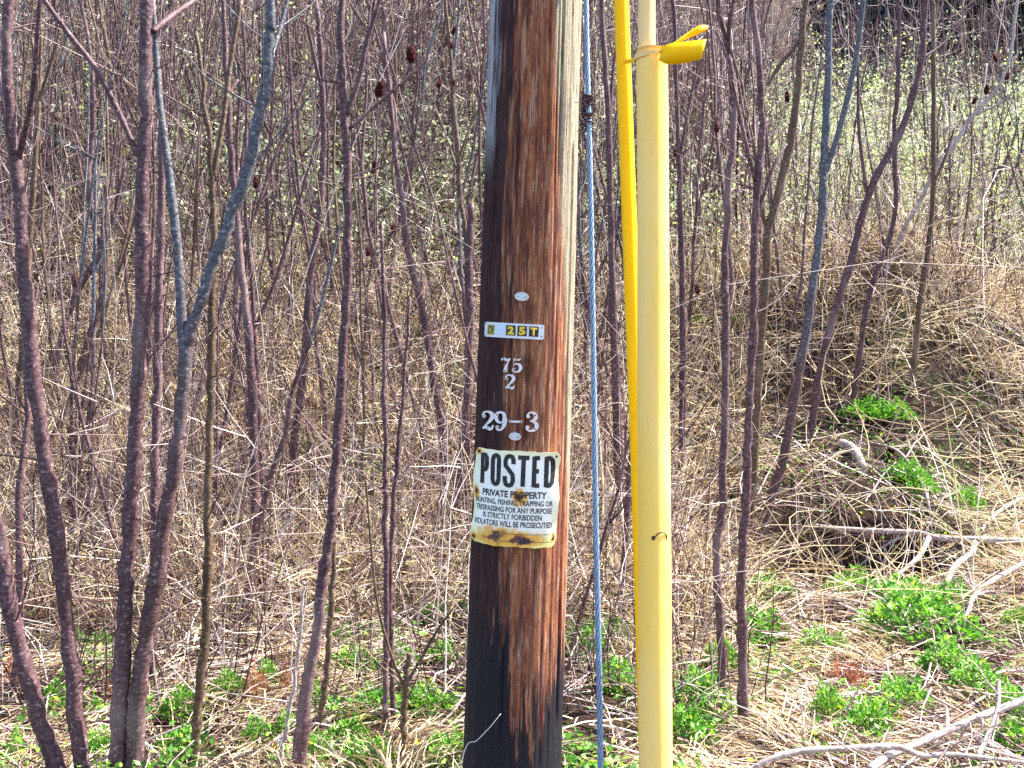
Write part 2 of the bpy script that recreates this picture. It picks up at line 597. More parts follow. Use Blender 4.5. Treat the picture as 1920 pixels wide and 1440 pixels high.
def plate_mesh(name, f, u0, u1, v0, v1, nu, nv, th, wave=None, outline=None):
    """curved sheet with thickness; wave(u,v)->w offset; uv in metres"""
    vs, fs = [], []
    for k, tk in enumerate((th, 0.0)):
        for j in range(nv + 1):
            for i in range(nu + 1):
                u = u0 + (u1 - u0) * i / nu
                v = v0 + (v1 - v0) * j / nv
                if outline:
                    u, v = outline(u, v)
                w = wave(u, v) if wave else 0.0
                vs.append((f(u, v, w + tk), (u, v)))
    S = (nu + 1) * (nv + 1)
    ix = lambda k, i, j: k * S + j * (nu + 1) + i
    for j in range(nv):
        for i in range(nu):
            fs.append((ix(0, i, j), ix(0, i + 1, j), ix(0, i + 1, j + 1), ix(0, i, j + 1)))
            fs.append((ix(1, i, j), ix(1, i, j + 1), ix(1, i + 1, j + 1), ix(1, i + 1, j)))
    for i in range(nu):
        fs.append((ix(1, i, 0), ix(1, i + 1, 0), ix(0, i + 1, 0), ix(0, i, 0)))
        fs.append((ix(0, i, nv), ix(0, i + 1, nv), ix(1, i + 1, nv), ix(1, i, nv)))
    for j in range(nv):
        fs.append((ix(0, 0, j), ix(0, 0, j + 1), ix(1, 0, j + 1), ix(1, 0, j)))
        fs.append((ix(1, nu, j), ix(1, nu, j + 1), ix(0, nu, j + 1), ix(0, nu, j)))
    me = bpy.data.meshes.new(name)
    me.from_pydata([p[0] for p in vs], [], fs)
    uvl = me.uv_layers.new(name='UVMap')
    for lp in me.loops:
        uvl.data[lp.index].uv = vs[lp.vertex_index][1]
    me.update()
    return me


def text_flat(s, bold=0.0):
    """flat outline of a word: (bmesh) normalised to its own box"""
    cu = bpy.data.curves.new('t', 'FONT')
    cu.body = s
    cu.offset = bold
    cu.resolution_u = 3
    o = bpy.data.objects.new('t', cu)
    COL.objects.link(o)
    dg = bpy.context.evaluated_depsgraph_get()
    me = bpy.data.meshes.new_from_object(o.evaluated_get(dg))
    bpy.data.objects.remove(o)
    bpy.data.curves.remove(cu)
    bm = bmesh.new()
    bm.from_mesh(me)
    bpy.data.meshes.remove(me)
    return bm


def text_on(name, s, f, box, mat, parent, w=0.0008, bold=0.02, wave=None, step=0.006, erase=None):
    u0, u1, v0, v1 = box
    bm = text_flat(s, bold)
    xs = [v.co.x for v in bm.verts]
    ys = [v.co.y for v in bm.verts]
    x0, x1, y0, y1 = min(xs), max(xs), min(ys), max(ys)
    for v in bm.verts:
        v.co.x = u0 + (v.co.x - x0) / (x1 - x0) * (u1 - u0)
        v.co.y = v0 + (v.co.y - y0) / (y1 - y0) * (v1 - v0)
    u = u0 + step
    while u < u1:
        bmesh.ops.bisect_plane(bm, geom=bm.verts[:] + bm.edges[:] + bm.faces[:], plane_co=(u, 0, 0), plane_no=(1, 0, 0))
        u += step
    if wave:
        u = v0 + 0.012
        while u < v1:
            bmesh.ops.bisect_plane(bm, geom=bm.verts[:] + bm.edges[:] + bm.faces[:], plane_co=(0, u, 0), plane_no=(0, 1, 0))
            u += 0.012
    if erase:
        bmesh.ops.triangulate(bm, faces=bm.faces[:])
        bad = [fa for fa in bm.faces if erase(fa.calc_center_median())]
        bmesh.ops.delete(bm, geom=bad, context='FACES')
    for v in bm.verts:
        q = f(v.co.x, v.co.y, w + (wave(v.co.x, v.co.y) if wave else 0.0))
        v.co = q
    me = bpy.data.meshes.new(name)
    bm.to_mesh(me)
    bm.free()
    o = obj(name, me, mat)
    if parent is not None:
        o.parent = parent
        o.matrix_parent_inverse = Matrix.Translation(-parent.location)
    return o


def child(name, me, mat, parent):
    """part given in world coordinates under a parent whose origin is only translated"""
    o = obj(name, me, mat)
    o.parent = parent
    o.matrix_parent_inverse = Matrix.Translation(-parent.location)
    return o


def nail_head(f, u, v, r, parent, w=0.001, mat=None, name='nail'):
    vs, fs = [], []
    n = 10
    for k, (rr, ww) in enumerate(((r, 0.0), (r * 0.85, 0.0012))):
        for i in range(n):
            b = 2 * math.pi * i / n
            vs.append(f(u + rr * math.cos(b), v + rr * math.sin(b), w + ww))
    for i in range(n):
        fs.append((i, (i + 1) % n, n + (i + 1) % n, n + i))
    fs.append(tuple(range(n, 2 * n)))
    me = bpy.data.meshes.new(name)
    me.from_pydata(vs, [], fs)
    return child(name, me, mat or M['nail'], parent)


def simple(name, col, rough=0.6, spec=0.3, metal=0.0, var=0.0, sc=60):
    t = NT(name)
    if var:
        n = t.noise(t.coord('Object'), sc, 4, 0.6)
        c2 = tuple(x * (1 - var) for x in col)
        c = t.mix(t.sstep(n, 0.35, 0.65), c2, col)
    else:
        c = col
    return t.done(c, rough, spec, metal)


M['nail'] = simple('rusty_nail', (0.10, 0.045, 0.03), 0.7, 0.4, 0.3, 0.6, 300)
M['ink'] = simple('faded_black_ink', (0.035, 0.035, 0.038), 0.6, 0.3, 0, 0.5, 90)
M['plate'] = simple('white_plate_enamel', (0.72, 0.76, 0.82), 0.45, 0.5, 0, 0.12, 40)
M['tile_black'] = simple('black_tile', (0.02, 0.018, 0.03), 0.5, 0.4)
M['tile_yellow'] = simple('yellow_print', (0.85, 0.60, 0.03), 0.5, 0.4)
M['tile_tan'] = simple('dull_yellow_tile', (0.50, 0.40, 0.05), 0.5, 0.4, 0, 0.3, 120)
M['tile_blue'] = simple('pale_blank_tile', (0.58, 0.72, 0.85), 0.5, 0.4)
M['digit'] = simple('chalky_white_aluminium', (0.84, 0.80, 0.82), 0.55, 0.4, 0, 0.22, 150)
M['oval'] = simple('dull_white_tag', (0.66, 0.70, 0.72), 0.4, 0.5, 0, 0.22, 200)


def mat_sign():
    t = NT('yellowed_sign_sheet')
    uvm = t.coord('UV')
    sep = t.n('ShaderNodeSeparateXYZ')
    t.t.links.new(uvm, sep.inputs[0])
    u, v = sep.outputs[0], sep.outputs[1]
    n = t.noise(t.coord('UV', (60, 60, 1)), 1, 4, 0.65)
    n2 = t.noise(t.coord('UV', (18, 14, 1), (3, 3, 0)), 1, 3, 0.6)
    au = t.math('ABSOLUTE', u)
    av = t.math('ABSOLUTE', v)
    e = t.math('MAXIMUM', t.math('SUBTRACT', au, 0.140), t.math('SUBTRACT', av, 0.1425))
    e = t.math('ADD', e, t.math('MULTIPLY', t.math('SUBTRACT', n2, 0.5), 0.045))
    c = t.mix(t.sstep(n2, 0.35, 0.65), (0.88, 0.88, 0.80), (0.92, 0.92, 0.88))
    c = t.mix(t.math('MULTIPLY', t.sstep(e, -0.032, -0.004), 0.85), c, (0.86, 0.82, 0.48))
    low = t.sstep(t.math('ADD', v, t.math('MULTIPLY', t.math('SUBTRACT', n2, 0.5), 0.06)), -0.085, -0.13)
    c = t.mix(t.math('MULTIPLY', low, 0.9), c, (0.84, 0.72, 0.22))

    def spot(cu, cv, ru, rv, amp):
        du = t.math('DIVIDE', t.math('SUBTRACT', u, cu), ru)
        dv = t.math('DIVIDE', t.math('SUBTRACT', v, cv), rv)
        d = t.math('SQRT', t.math('ADD', t.math('MULTIPLY', du, du), t.math('MULTIPLY', dv, dv)))
        return t.math('ADD', d, t.math('MULTIPLY', t.math('SUBTRACT', n, 0.5), amp))
    for (cu, cv, ru, rv) in ((0.018, 0.004, 0.024, 0.028), (-0.04, -0.116, 0.075, 0.032), (0.03, -0.122, 0.065, 0.026),
                             (-0.125, 0.010, 0.012, 0.022), (-0.128, -0.125, 0.014, 0.012), (0.13, -0.115, 0.008, 0.016), (-0.120, 0.132, 0.016, 0.010)):
        d = spot(cu, cv, ru, rv, 1.5)
        c = t.mix(t.math('MULTIPLY', t.sstep(d, 1.25, 0.7), 0.95), c, (0.78, 0.40, 0.05))
        c = t.mix(t.sstep(d, 0.62, 0.38), c, (0.16, 0.05, 0.03))
        c = t.mix(t.sstep(d, 0.36, 0.15), c, (0.035, 0.02, 0.035))
    return t.done(c, 0.5, 0.4)


def build_sign():
    a0, z0 = pole_px(968, 935)
    RS = 0.20
    f = wrapper(a0 - 0.05, z0, 0.006, RS, roll=-0.012)
    K = 1 / 628.0

    def U(px):
        return RS * math.asin(max(-0.99, min(0.99, (px - 969) * K / RS)))

    def Vv(py):
        return (935 - py) * K

    def wave(u, v):
        e = max(0.0, abs(u) - 0.105) / 0.035
        return 0.005 * e * math.sin(v * 40 + (2 if u > 0 else 0)) + 0.004 * math.sin(v * 30 + u * 18) * (abs(v) / 0.14) ** 2

    def outline(u, v):
        uu = u + (0.0012 * math.sin(v * 60) + 0.0007 * math.sin(v * 170 + 1)) * (abs(u) / 0.14) ** 6
        vv = v + (0.0012 * math.sin(u * 50 + 1) + 0.0007 * math.sin(u * 150)) * (abs(v) / 0.1425) ** 6
        k = max(0.0, abs(u) - 0.125) * max(0.0, abs(v) - 0.125)
        return uu * (1 - k * 180), vv * (1 - k * 180)
    root = thing('posted_sign', 'yellowed white POSTED private property sign with rust stains, nailed to the pole', 'sign', f(0, 0, 0))
    sheet = child('sheet', plate_mesh('sheet', f, -0.14, 0.14, -0.1425, 0.1425, 40, 40, 0.0012, wave, outline), mat_sign(), root)
    W = 0.0019
    hv, hf = [], []
    cap = {'P': [[(0, 0), (0, 100)], [(0, 95), (45, 95), (68, 86), (72, 70), (68, 55), (45, 46), (0, 46)]],
           'O': [[(0, 50), (0, 82), (10, 94), (36, 98), (62, 94), (72, 82), (72, 18), (62, 6), (36, 2), (10, 6), (0, 18), (0, 50)]],
           'S': [[(72, 72), (70, 86), (58, 96), (36, 98), (12, 95), (0, 82), (4, 66), (36, 52), (68, 37), (73, 18), (60, 4), (36, 1), (10, 5), (0, 18), (0, 32)]],
           'T': [[(-12, 95), (84, 95)], [(36, 95), (36, 0)]],
           'E': [[(0, 0), (0, 100)], [(0, 95), (72, 95)], [(0, 52), (62, 52)], [(0, 5), (72, 5)]],
           'D': [[(0, 0), (0, 100)], [(0, 95), (40, 95), (64, 86), (72, 66), (72, 34), (64, 14), (40, 5), (0, 5)]]}
    for ch, x0, x1 in (('P', 902, 919.5), ('O', 923, 943), ('S', 947, 970.5), ('T', 973, 997), ('E', 1001, 1019), ('D', 1023, 1043)):
        hw = 4.1
        for si, stt in enumerate(cap[ch]):
            xl, xr = x0 + hw, x1 - hw
            if ch == 'T':
                xl, xr = x0 + 4, x1 - 4
            pp = [[xl + (xr - xl) * a / 72.0, 911 - b * 0.57 - (0.2 if si else 0), 0] for a, b in stt]
            cc = []
            for p0, p1 in zip(pp[:-1], pp[1:]):          # straight runs, subdivided to follow the curl
                m = max(2, int(math.hypot(p1[0] - p0[0], p1[1] - p0[1]) / 4))
                cc += [(p0[0] + (p1[0] - p0[0]) * j / m, p0[1] + (p1[1] - p0[1]) * j / m) for j in range(m)]
            cc.append((pp[-1][0], pp[-1][1]))
            cc = np.array(cc)
            tg = np.gradient(cc, axis=0)
            tg /= np.linalg.norm(tg, axis=1, keepdims=True) + 1e-9
            nr = np.stack([-tg[:, 1], tg[:, 0]], 1)
            b0 = len(hv)
            for (px, py), nn in zip(cc, nr):
                for sg in (1, -1):
                    uu, vv = U(px + sg * hw * nn[0]), Vv(py + sg * hw * nn[1])
                    hv.append(f(uu, vv, W + si * 0.0002 + wave(uu, vv)))
            for j in range(len(cc) - 1):
                q = b0 + 2 * j
                hf.append((q, q + 1, q + 3, q + 2))
    hm = bpy.data.meshes.new('headline')
    hm.from_pydata(hv, [], hf)
    child('headline', hm, M['ink'], sheet)
    for nm, s, x0, x1, y0, y1, b in (('heading', 'PRIVATE PROPERTY', 908, 1029, 920, 933, 0.03),
                                     ('text_line', 'HUNTING, FISHING, TRAPPING OR', 894, 1040, 937, 949, 0.02),
                                     ('text_line', 'TRESPASSING FOR ANY PURPOSE', 895, 1039, 950.5, 961, 0.02),
                                     ('text_line', 'IS STRICTLY FORBIDDEN', 911, 1022, 963.5, 974, 0.02),
                                     ('text_line', 'VIOLATORS WILL BE PROSECUTED', 893, 1041, 977, 988, 0.02),
                                     ('small_print', 'Name', 931, 948, 996, 1001, 0.01)):
        text_on(nm, s, f, (U(x0), U(x1), Vv(y1), Vv(y0)), M['ink'], sheet, W, b, wave)
    for x0, x1, y in ((950, 1038, 1000.2), (950, 1038, 1014.5)):
        child('rule_line', plate_mesh('rule_line', f, U(x0), U(x1), Vv(y + 0.6), Vv(y - 0.3), 14, 1, 0.0003, lambda u, v: wave(u, v) + 0.0016), M['ink'], sheet)
    for u, v in ((0.018, 0.004), (-0.126, 0.012), (-0.128, -0.126), (0.128, -0.118), (-0.122, 0.133), (0.126, 0.130)):
        nail_head(lambda a, b, c: f(a, b, c + wave(u, v)), u, v, 0.0042, root, 0.0014)


build_sign()


def build_number_plate():
    a0, z0 = pole_px(965, 620)
    f = wrapper(a0, z0, 0.0045, roll=-0.02)
    rp = float(pole_r(z0))

    def U(px, py=620):
        a, _ = pole_px(px, py)
        return (a - a0) * rp
    K = 1 / 628.0
    Vv = lambda py: (620 - py) * K
    root = thing('pole_number_plate', 'white curved strip plate with black tiles reading 25T, above the metal numerals', 'plate', f(0, 0, 0))
    ua, ub = U(910.5), U(1020.5)
    va, vb = Vv(634), Vv(606)

    def outline(u, v):
        cu, cv = (ua + ub) / 2, (va + vb) / 2
        k = max(0.0, abs(u - cu) / ((ub - ua) / 2) - 0.95) * max(0.0, abs(v - cv) / ((vb - va) / 2) - 0.7)
        return u, cv + (v - cv) * (1 - k * 10)
    child('plate', plate_mesh('plate', f, ua, ub, va, vb, 40, 8, 0.0012, None, outline), M['plate'], root)

    def tile(x0, x1, y0, y1, mat, nm='tile'):
        return child(nm, plate_mesh(nm, f, U(x0), U(x1), Vv(y1), Vv(y0), 6, 1, 0.0006, lambda u, v: 0.0014), mat, root)
    tl = tile(915.5, 928.5, 610.5, 629.5, M['tile_tan'])
    text_on('letters', 'CV', f, (U(917), U(927.5), Vv(627.5), Vv(612.5)), M['tile_black'], tl, 0.0024, 0.03)
    tile(930, 947, 608.5, 628, M['tile_blue'])
    for ch, x0, x1 in (('2', 950, 967.5), ('5', 971, 988.5), ('T', 992.5, 1010)):
        tl = tile(x0, x1, 610, 629, M['tile_black'])
        text_on('character', ch, f, (U(x0 + 2.6), U(x1 - 2.6), Vv(627), Vv(612)), M['tile_yellow'], tl, 0.0025, 0.05)
    for px, py in ((912.8, 609), (912.8, 631), (1016, 611.5), (1016, 628.5)):
        nail_head(f, U(px), Vv(py), 0.0021, root, 0.0013)


build_number_plate()

# serif numerals: strokes of (x, y, half width) in a unit-height box
DIG = {
    '2': [[(.10, .70, .085), (.13, .72, .09)], [(.06, .74, .05), (.12, .90, .05), (.30, .96, .045), (.50, .88, .09), (.55, .70, .10), (.42, .48, .075), (.20, .24, .04), (.06, .08, .035)],
          [(.06, .08, .04), (.20, .15, .065), (.36, .10, .085), (.50, .08, .06), (.60, .28, .03)]],
    '3': [[(.12, .76, .085), (.15, .77, .09)], [(.08, .80, .045), (.18, .94, .04), (.34, .96, .05), (.50, .86, .085), (.50, .68, .085), (.34, .54, .04), (.24, .53, .03)],
          [(.34, .53, .035), (.52, .44, .08), (.57, .27, .10), (.48, .10, .075), (.30, .04, .045), (.14, .08, .045), (.08, .20, .05)], [(.12, .22, .085), (.15, .22, .09)]],
    '5': [[(.14, .95, .03), (.13, .52, .028)], [(.13, .90, .06), (.32, .88, .075), (.48, .90, .05), (.54, .97, .025)],
          [(.13, .52, .03), (.28, .61, .045), (.46, .56, .08), (.55, .36, .10), (.48, .12, .08), (.30, .04, .045), (.14, .09, .045), (.08, .20, .05)], [(.13, .22, .085), (.16, .22, .09)]],
    '7': [[(.06, .97, .03), (.07, .72, .03)], [(.07, .88, .06), (.22, .93, .075), (.38, .85, .075), (.52, .92, .045), (.57, .97, .025)], [(.57, .95, .03), (.44, .66, .045), (.34, .40, .075), (.30, .06, .11)]],
    '9': [[(.50, .66, .10), (.52, .50, .10), (.46, .24, .08), (.34, .06, .05), (.20, .04, .045), (.10, .12, .05)], [(.14, .18, .08), (.17, .18, .085)],
          [(.30, .96, .045), (.13, .86, .075), (.09, .66, .085), (.16, .48, .07), (.30, .41, .04), (.44, .50, .05), (.50, .68, .08), (.45, .88, .07), (.30, .96, .045)]],
    '-': [[(.02, .50, .09), (.12, .50, .07), (.48, .50, .07), (.58, .50, .09)]],
}


def digit(ch, px0, px1, py0, py1, label, cat='numeral'):
    pc, pr = (px0 + px1) / 2, (py0 + py1) / 2
    a0, z0 = pole_px(pc, pr)
    f = wrapper(a0, z0, 0.0035, 0.6, roll=random.uniform(-.03, .03))
    H = (py1 - py0) / 628.0
    Wd = (px1 - px0) / 628.0 / max(0.5, math.cos(a0))
    root = thing('metal_numeral' if ch != '-' else 'metal_dash', label, cat, f(0, 0, 0), 'metal characters nailed to the pole')
    vs, fs = [], []
    for si, st in enumerate(DIG[ch]):
        if len(st) == 2 and abs(st[0][0] - st[1][0]) < .05 and ch != '-':
            # ball terminal
            cx_, cy_, rr = (st[0][0] + st[1][0]) / 2, (st[0][1] + st[1][1]) / 2, st[1][2]
            n = 14
            b0 = len(vs)
            for w in (0.0, 0.002 + si * 0.0002):
                for i in range(n):
                    b = 2 * math.pi * i / n
                    vs.append(((cx_ + rr * math.cos(b)), cy_ + rr * math.sin(b), w))
            fs.append(tuple(b0 + n + i for i in range(n)))
            for i in range(n):
                fs.append((b0 + i, b0 + (i + 1) % n, b0 + n + (i + 1) % n, b0 + n + i))
            continue
        c = catmull(st, 22)
        tg = np.gradient(c[:, :2], axis=0)
        tg /= np.linalg.norm(tg, axis=1, keepdims=True) + 1e-9
        nr = np.stack([-tg[:, 1], tg[:, 0]], 1)
        b0 = len(vs)
        wt = 0.002 + si * 0.0002
        for (x, y, h), nn in zip(c, nr):
            for sg, w in ((1, 0), (1, wt), (-1, wt), (-1, 0)):
                vs.append((x + sg * h * nn[0], y + sg * h * nn[1], w))
        for k in range(len(c) - 1):
            for e in range(3):
                p = b0 + k * 4 + e
                fs.append((p, p + 1, p + 5, p + 4))
        L = b0 + (len(c) - 1) * 4
        fs.append((b0 + 3, b0 + 2, b0 + 1, b0))
        fs.append((L, L + 1, L + 2, L + 3))
    me = bpy.data.meshes.new('numeral')
    sx = Wd / 0.62
    sy = H if ch != '-' else Wd * 1.1
    me.from_pydata([f((x - 0.31) * sx, (y - 0.5) * sy, w) for x, y, w in vs], [], fs)
    child('casting', me, M['digit'], root)
    hp = {'2': ((.12, .72), (.34, .10)), '3': ((.47, .85), (.50, .15)), '5': ((.30, .88), (.15, .22)), '7': ((.20, .92), (.31, .14)), '9': ((.13, .8), (.17, .18)), '-': ((.08, .5), (.52, .5))}[ch]
    for x, y in hp:
        nail_head(f, (x - 0.31) * sx, (y - 0.5) * sy, 0.0022, root, 0.0027)


digit('7', 939, 959, 671, 699, 'small white metal numeral 7 beside the wood knot')
digit('5', 959, 979, 671, 698, 'small white metal numeral 5 touching the wood knot')
digit('2', 947, 966, 702, 730, 'small white metal numeral 2 alone below the 75')
digit('2', 905, 928, 771, 808, 'large white metal numeral 2 that starts 29-3')
digit('9', 928, 952, 771, 808, 'large white metal numeral 9 before the dash')
digit('-', 954, 981, 784, 796, 'short white metal dash between the 9 and the 3', 'dash')
digit('3', 984, 1008, 771, 808, 'large white metal numeral 3 after the dash')


def oval_tag(px, py, wpx, hpx, label):
    a0, z0 = pole_px(px, py)
    f = wrapper(a0, z0, 0.0035, 0.4, roll=-0.05)
    A, B = wpx / 2 / 628.0, hpx / 2 / 628.0
    root = thing('oval_tag', label, 'tag', f(0, 0, 0), 'oval tags on the pole')
    vs, fs = [], []
    n = 28
    prof = ((1.0, 0.0), (1.0, 0.0014), (0.88, 0.0024), (0.80, 0.0016), (0.3, 0.0019))
    for s, w in prof:
        for i in range(n):
            b = 2 * math.pi * i / n
            vs.append(f(A * s * math.cos(b), B * s * math.sin(b), w))
    for k in range(len(prof) - 1):
        for i in range(n):
            fs.append((k * n + i, k * n + (i + 1) % n, (k + 1) * n + (i + 1) % n, (k + 1) * n + i))
    fs.append(tuple((len(prof) - 1) * n + i for i in range(n)))
    me = bpy.data.meshes.new('oval')
    me.from_pydata(vs, [], fs)
    child('disc', me, M['oval'], root)
    nail_head(f, A * 0.55, 0, 0.0016, root, 0.0017)
    nail_head(f, -A * 0.55, 0, 0.0016, root, 0.0017)


oval_tag(978.5, 555.5, 27, 17, 'small white oval tag above the 25T strip plate')
oval_tag(966, 818, 23, 15, 'small white oval tag between the 29-3 and the POSTED sign')

gp = [pix(868, 1418, 3.16), pix(895, 1388, 3.13), pix(920, 1362, 3.12), pix(939, 1338, 3.13)]
gb = gp[0] + (gp[0] - gp[1]) * 1.2
gb = np.array([gb[0], gb[1], float(hgt(gb[0], gb[1])) - .02])
gs = obj('grass_stem', tube_mesh('grass_stem', catmull([gb] + gp, 24), np.linspace(.0016, .0007, 24), 6), simple('bleached_stem', (0.75, 0.72, 0.68), 0.7))
tag(center_obj(gs), 'single thin bleached grass stem leaning across the tarred pole base', 'grass stem')

# ------------------------------------------------------------------ guy wire and guards
M['steel'] = simple('galvanised_blue_grey_steel', (0.20, 0.30, 0.44), 0.45, 0.5, 0.3, 0.35, 200)


def build_guy_wire():
    # seen at (1098,0) .. (1126,1440), nearer at the foot
    ctrl = [pix(1096, -500, 3.42), pix(1099, 0, 3.2), pix(1106, 300, 3.06), pix(1112, 620, 2.92), pix(1117, 960, 2.77), pix(1122, 1200, 2.68), pix(1126, 1440, 2.6)]
    e = ctrl[-1] + (ctrl[-1] - ctrl[-2]) * 2.0
    while e[2] > hgt(e[0], e[1]) - 0.1:
        e = e + (ctrl[-1] - ctrl[-2]) * 0.5
    ctrl.append(e)
    up = ctrl[0] - ctrl[1]
    ctrl.insert(0, ctrl[0] + up * 3.5)
    n = 700
    c = catmull(ctrl, n)
    root = thing('guy_wire', 'twisted blue grey steel guy wire beside the wooden pole', 'guy wire', tuple(c[-1]))
    s = np.concatenate([[0], np.cumsum(np.linalg.norm(np.diff(c, axis=0), axis=1))])
    T = np.gradient(c, axis=0)
    T /= np.linalg.norm(T, axis=1, keepdims=True)
    X = np.cross(T, [0, 1, 0])
    X /= np.linalg.norm(X, axis=1, keepdims=True)
    Y = np.cross(T, X)
    rs = 0.0026
    for k in range(7):
        if k == 6:
            P = c
        else:
            ph = s / 0.16 * 2 * np.pi + k * np.pi / 3
            P = c + 2 * rs * (np.cos(ph)[:, None] * X + np.sin(ph)[:, None] * Y)
        v, q, _ = tubes(P[None], np.full((1, n), rs), 6)
        child('strand', mesh_np('strand', v, q, smooth=True), M['steel'], root)
    # dead vine wound round it
    ci = int(np.argmin(np.abs((HY - (c[:, 2] - CZ) / c[:, 1] * F) - 208)))
    o = c[ci]
    P, R, tn = [], [], []
    for k in range(46):
        zz = RNG.uniform(-0.05, 0.05)
        b0 = RNG.uniform(0, 6.28)
        turn = RNG.uniform(1.5, 6) * RNG.choice([-1, 1])
        rr = RNG.uniform(0.011, 0.02)
        t = np.linspace(0, 1, 9)
        out = rr + (RNG.uniform(0.0, 0.03) * t ** 3)
        P.append(np.stack([o[0] + out * np.cos(b0 + turn * t), o[1] + out * np.sin(b0 + turn * t), o[2] + zz + RNG.uniform(-.05, .05) * t], -1))
        R.append(np.linspace(0.003, 0.001, 9))
        tn.append(RNG.uniform(0, 0.35))
    v, q, at = tubes(P, R, 4, tn)
    me = mesh_np('vine_tangle', v, q, at)
    t = obj('vine_tangle', me, M['brush'])
    tag(center_obj(t), 'dark knot of dead vine wound round the guy wire', 'vine')


build_guy_wire()


def mat_yellow(name, col, col2):
    t = NT(name)
    n = t.noise(t.coord('Object', (12, 12, 2)), 1, 3)
    n2 = t.noise(t.coord('Object', (120, 120, 14)), 1, 3)
    c = t.mix(t.sstep(n, 0.3, 0.7), col, col2)
    c = t.mix(t.math('MULTIPLY', t.sstep(n2, 0.55, 0.75), 0.3), c, (col2[0] * .62, col2[1] * .6, col2[2] * .6))
    n3 = t.noise(t.coord('Object', (300, 300, 60), (4, 4, 4)), 1, 3)
    c = t.mix(t.math('MULTIPLY', t.sstep(n3, 0.68, 0.76), 0.3), c, (0.32, 0.22, 0.12))
    m = t.done(c, 0.55, 0.15)
    return m


M['yellow'] = mat_yellow('saturated_yellow_plastic', (1.0, 0.50, 0.0), (1.0, 0.56, 0.0))
M['paleyellow'] = mat_yellow('sun_faded_yellow_plastic', (1.0, 0.60, 0.11), (1.0, 0.64, 0.20))
M['creamyellow'] = mat_yellow('cream_yellow_plastic', (0.88, 0.56, 0.20), (0.88, 0.60, 0.26))


def shell(name, ctrl, widths, mat, parent, a0=-2.9, a1=3.3, th=0.0025, n=90, lip=0.006):
    """split plastic guard: a C-shaped wall round the path whose outer edge overlaps the inner one"""
    c = catmull([list(p) + [w] for p, w in zip(ctrl, widths)], n)
    P, R = c[:, :3], c[:, 3]
    m = 40
    ang = np.linspace(a0, a1, m)
    vs = []
    for i in range(n):
        T = P[min(i + 1, n - 1)] - P[max(i - 1, 0)]
        T /= np.linalg.norm(T)
        X = np.cross([0, -1, 0], T)
        X /= np.linalg.norm(X)
        X = -X if X[0] < 0 else X
        Y = np.cross(T, X)
        Y = -Y if Y[1] > 0 else Y            # towards the road
        for inner in (0, 1):
            for k, b in enumerate(ang):
                grow = lip * max(0.0, (k - (m - 8)) / 8.0)
                r = R[i] + grow - (th if inner else 0)
                vs.append(P[i] + r * (math.sin(b) * X + math.cos(b) * Y))
    vs = np.array(vs)
    ix = np.arange(n * 2 * m).reshape(n, 2, m)
    q = []
    o, d = ix[:, 0], ix[:, 1]
    q.append(np.stack([o[:-1, :-1], o[:-1, 1:], o[1:, 1:], o[1:, :-1]], -1).reshape(-1, 4))
    q.append(np.stack([d[:-1, :-1], d[1:, :-1], d[1:, 1:], d[:-1, 1:]], -1).reshape(-1, 4))
    for e in (0, -1):
        q.append(np.stack([o[:-1, e], o[1:, e], d[1:, e], d[:-1, e]], -1).reshape(-1, 4))
        q.append(np.stack([o[e, :-1], o[e, 1:], d[e, 1:], d[e, :-1]], -1).reshape(-1, 4))
    return child(name, mesh_np(name, vs, np.concatenate(q), smooth=True), mat, parent)


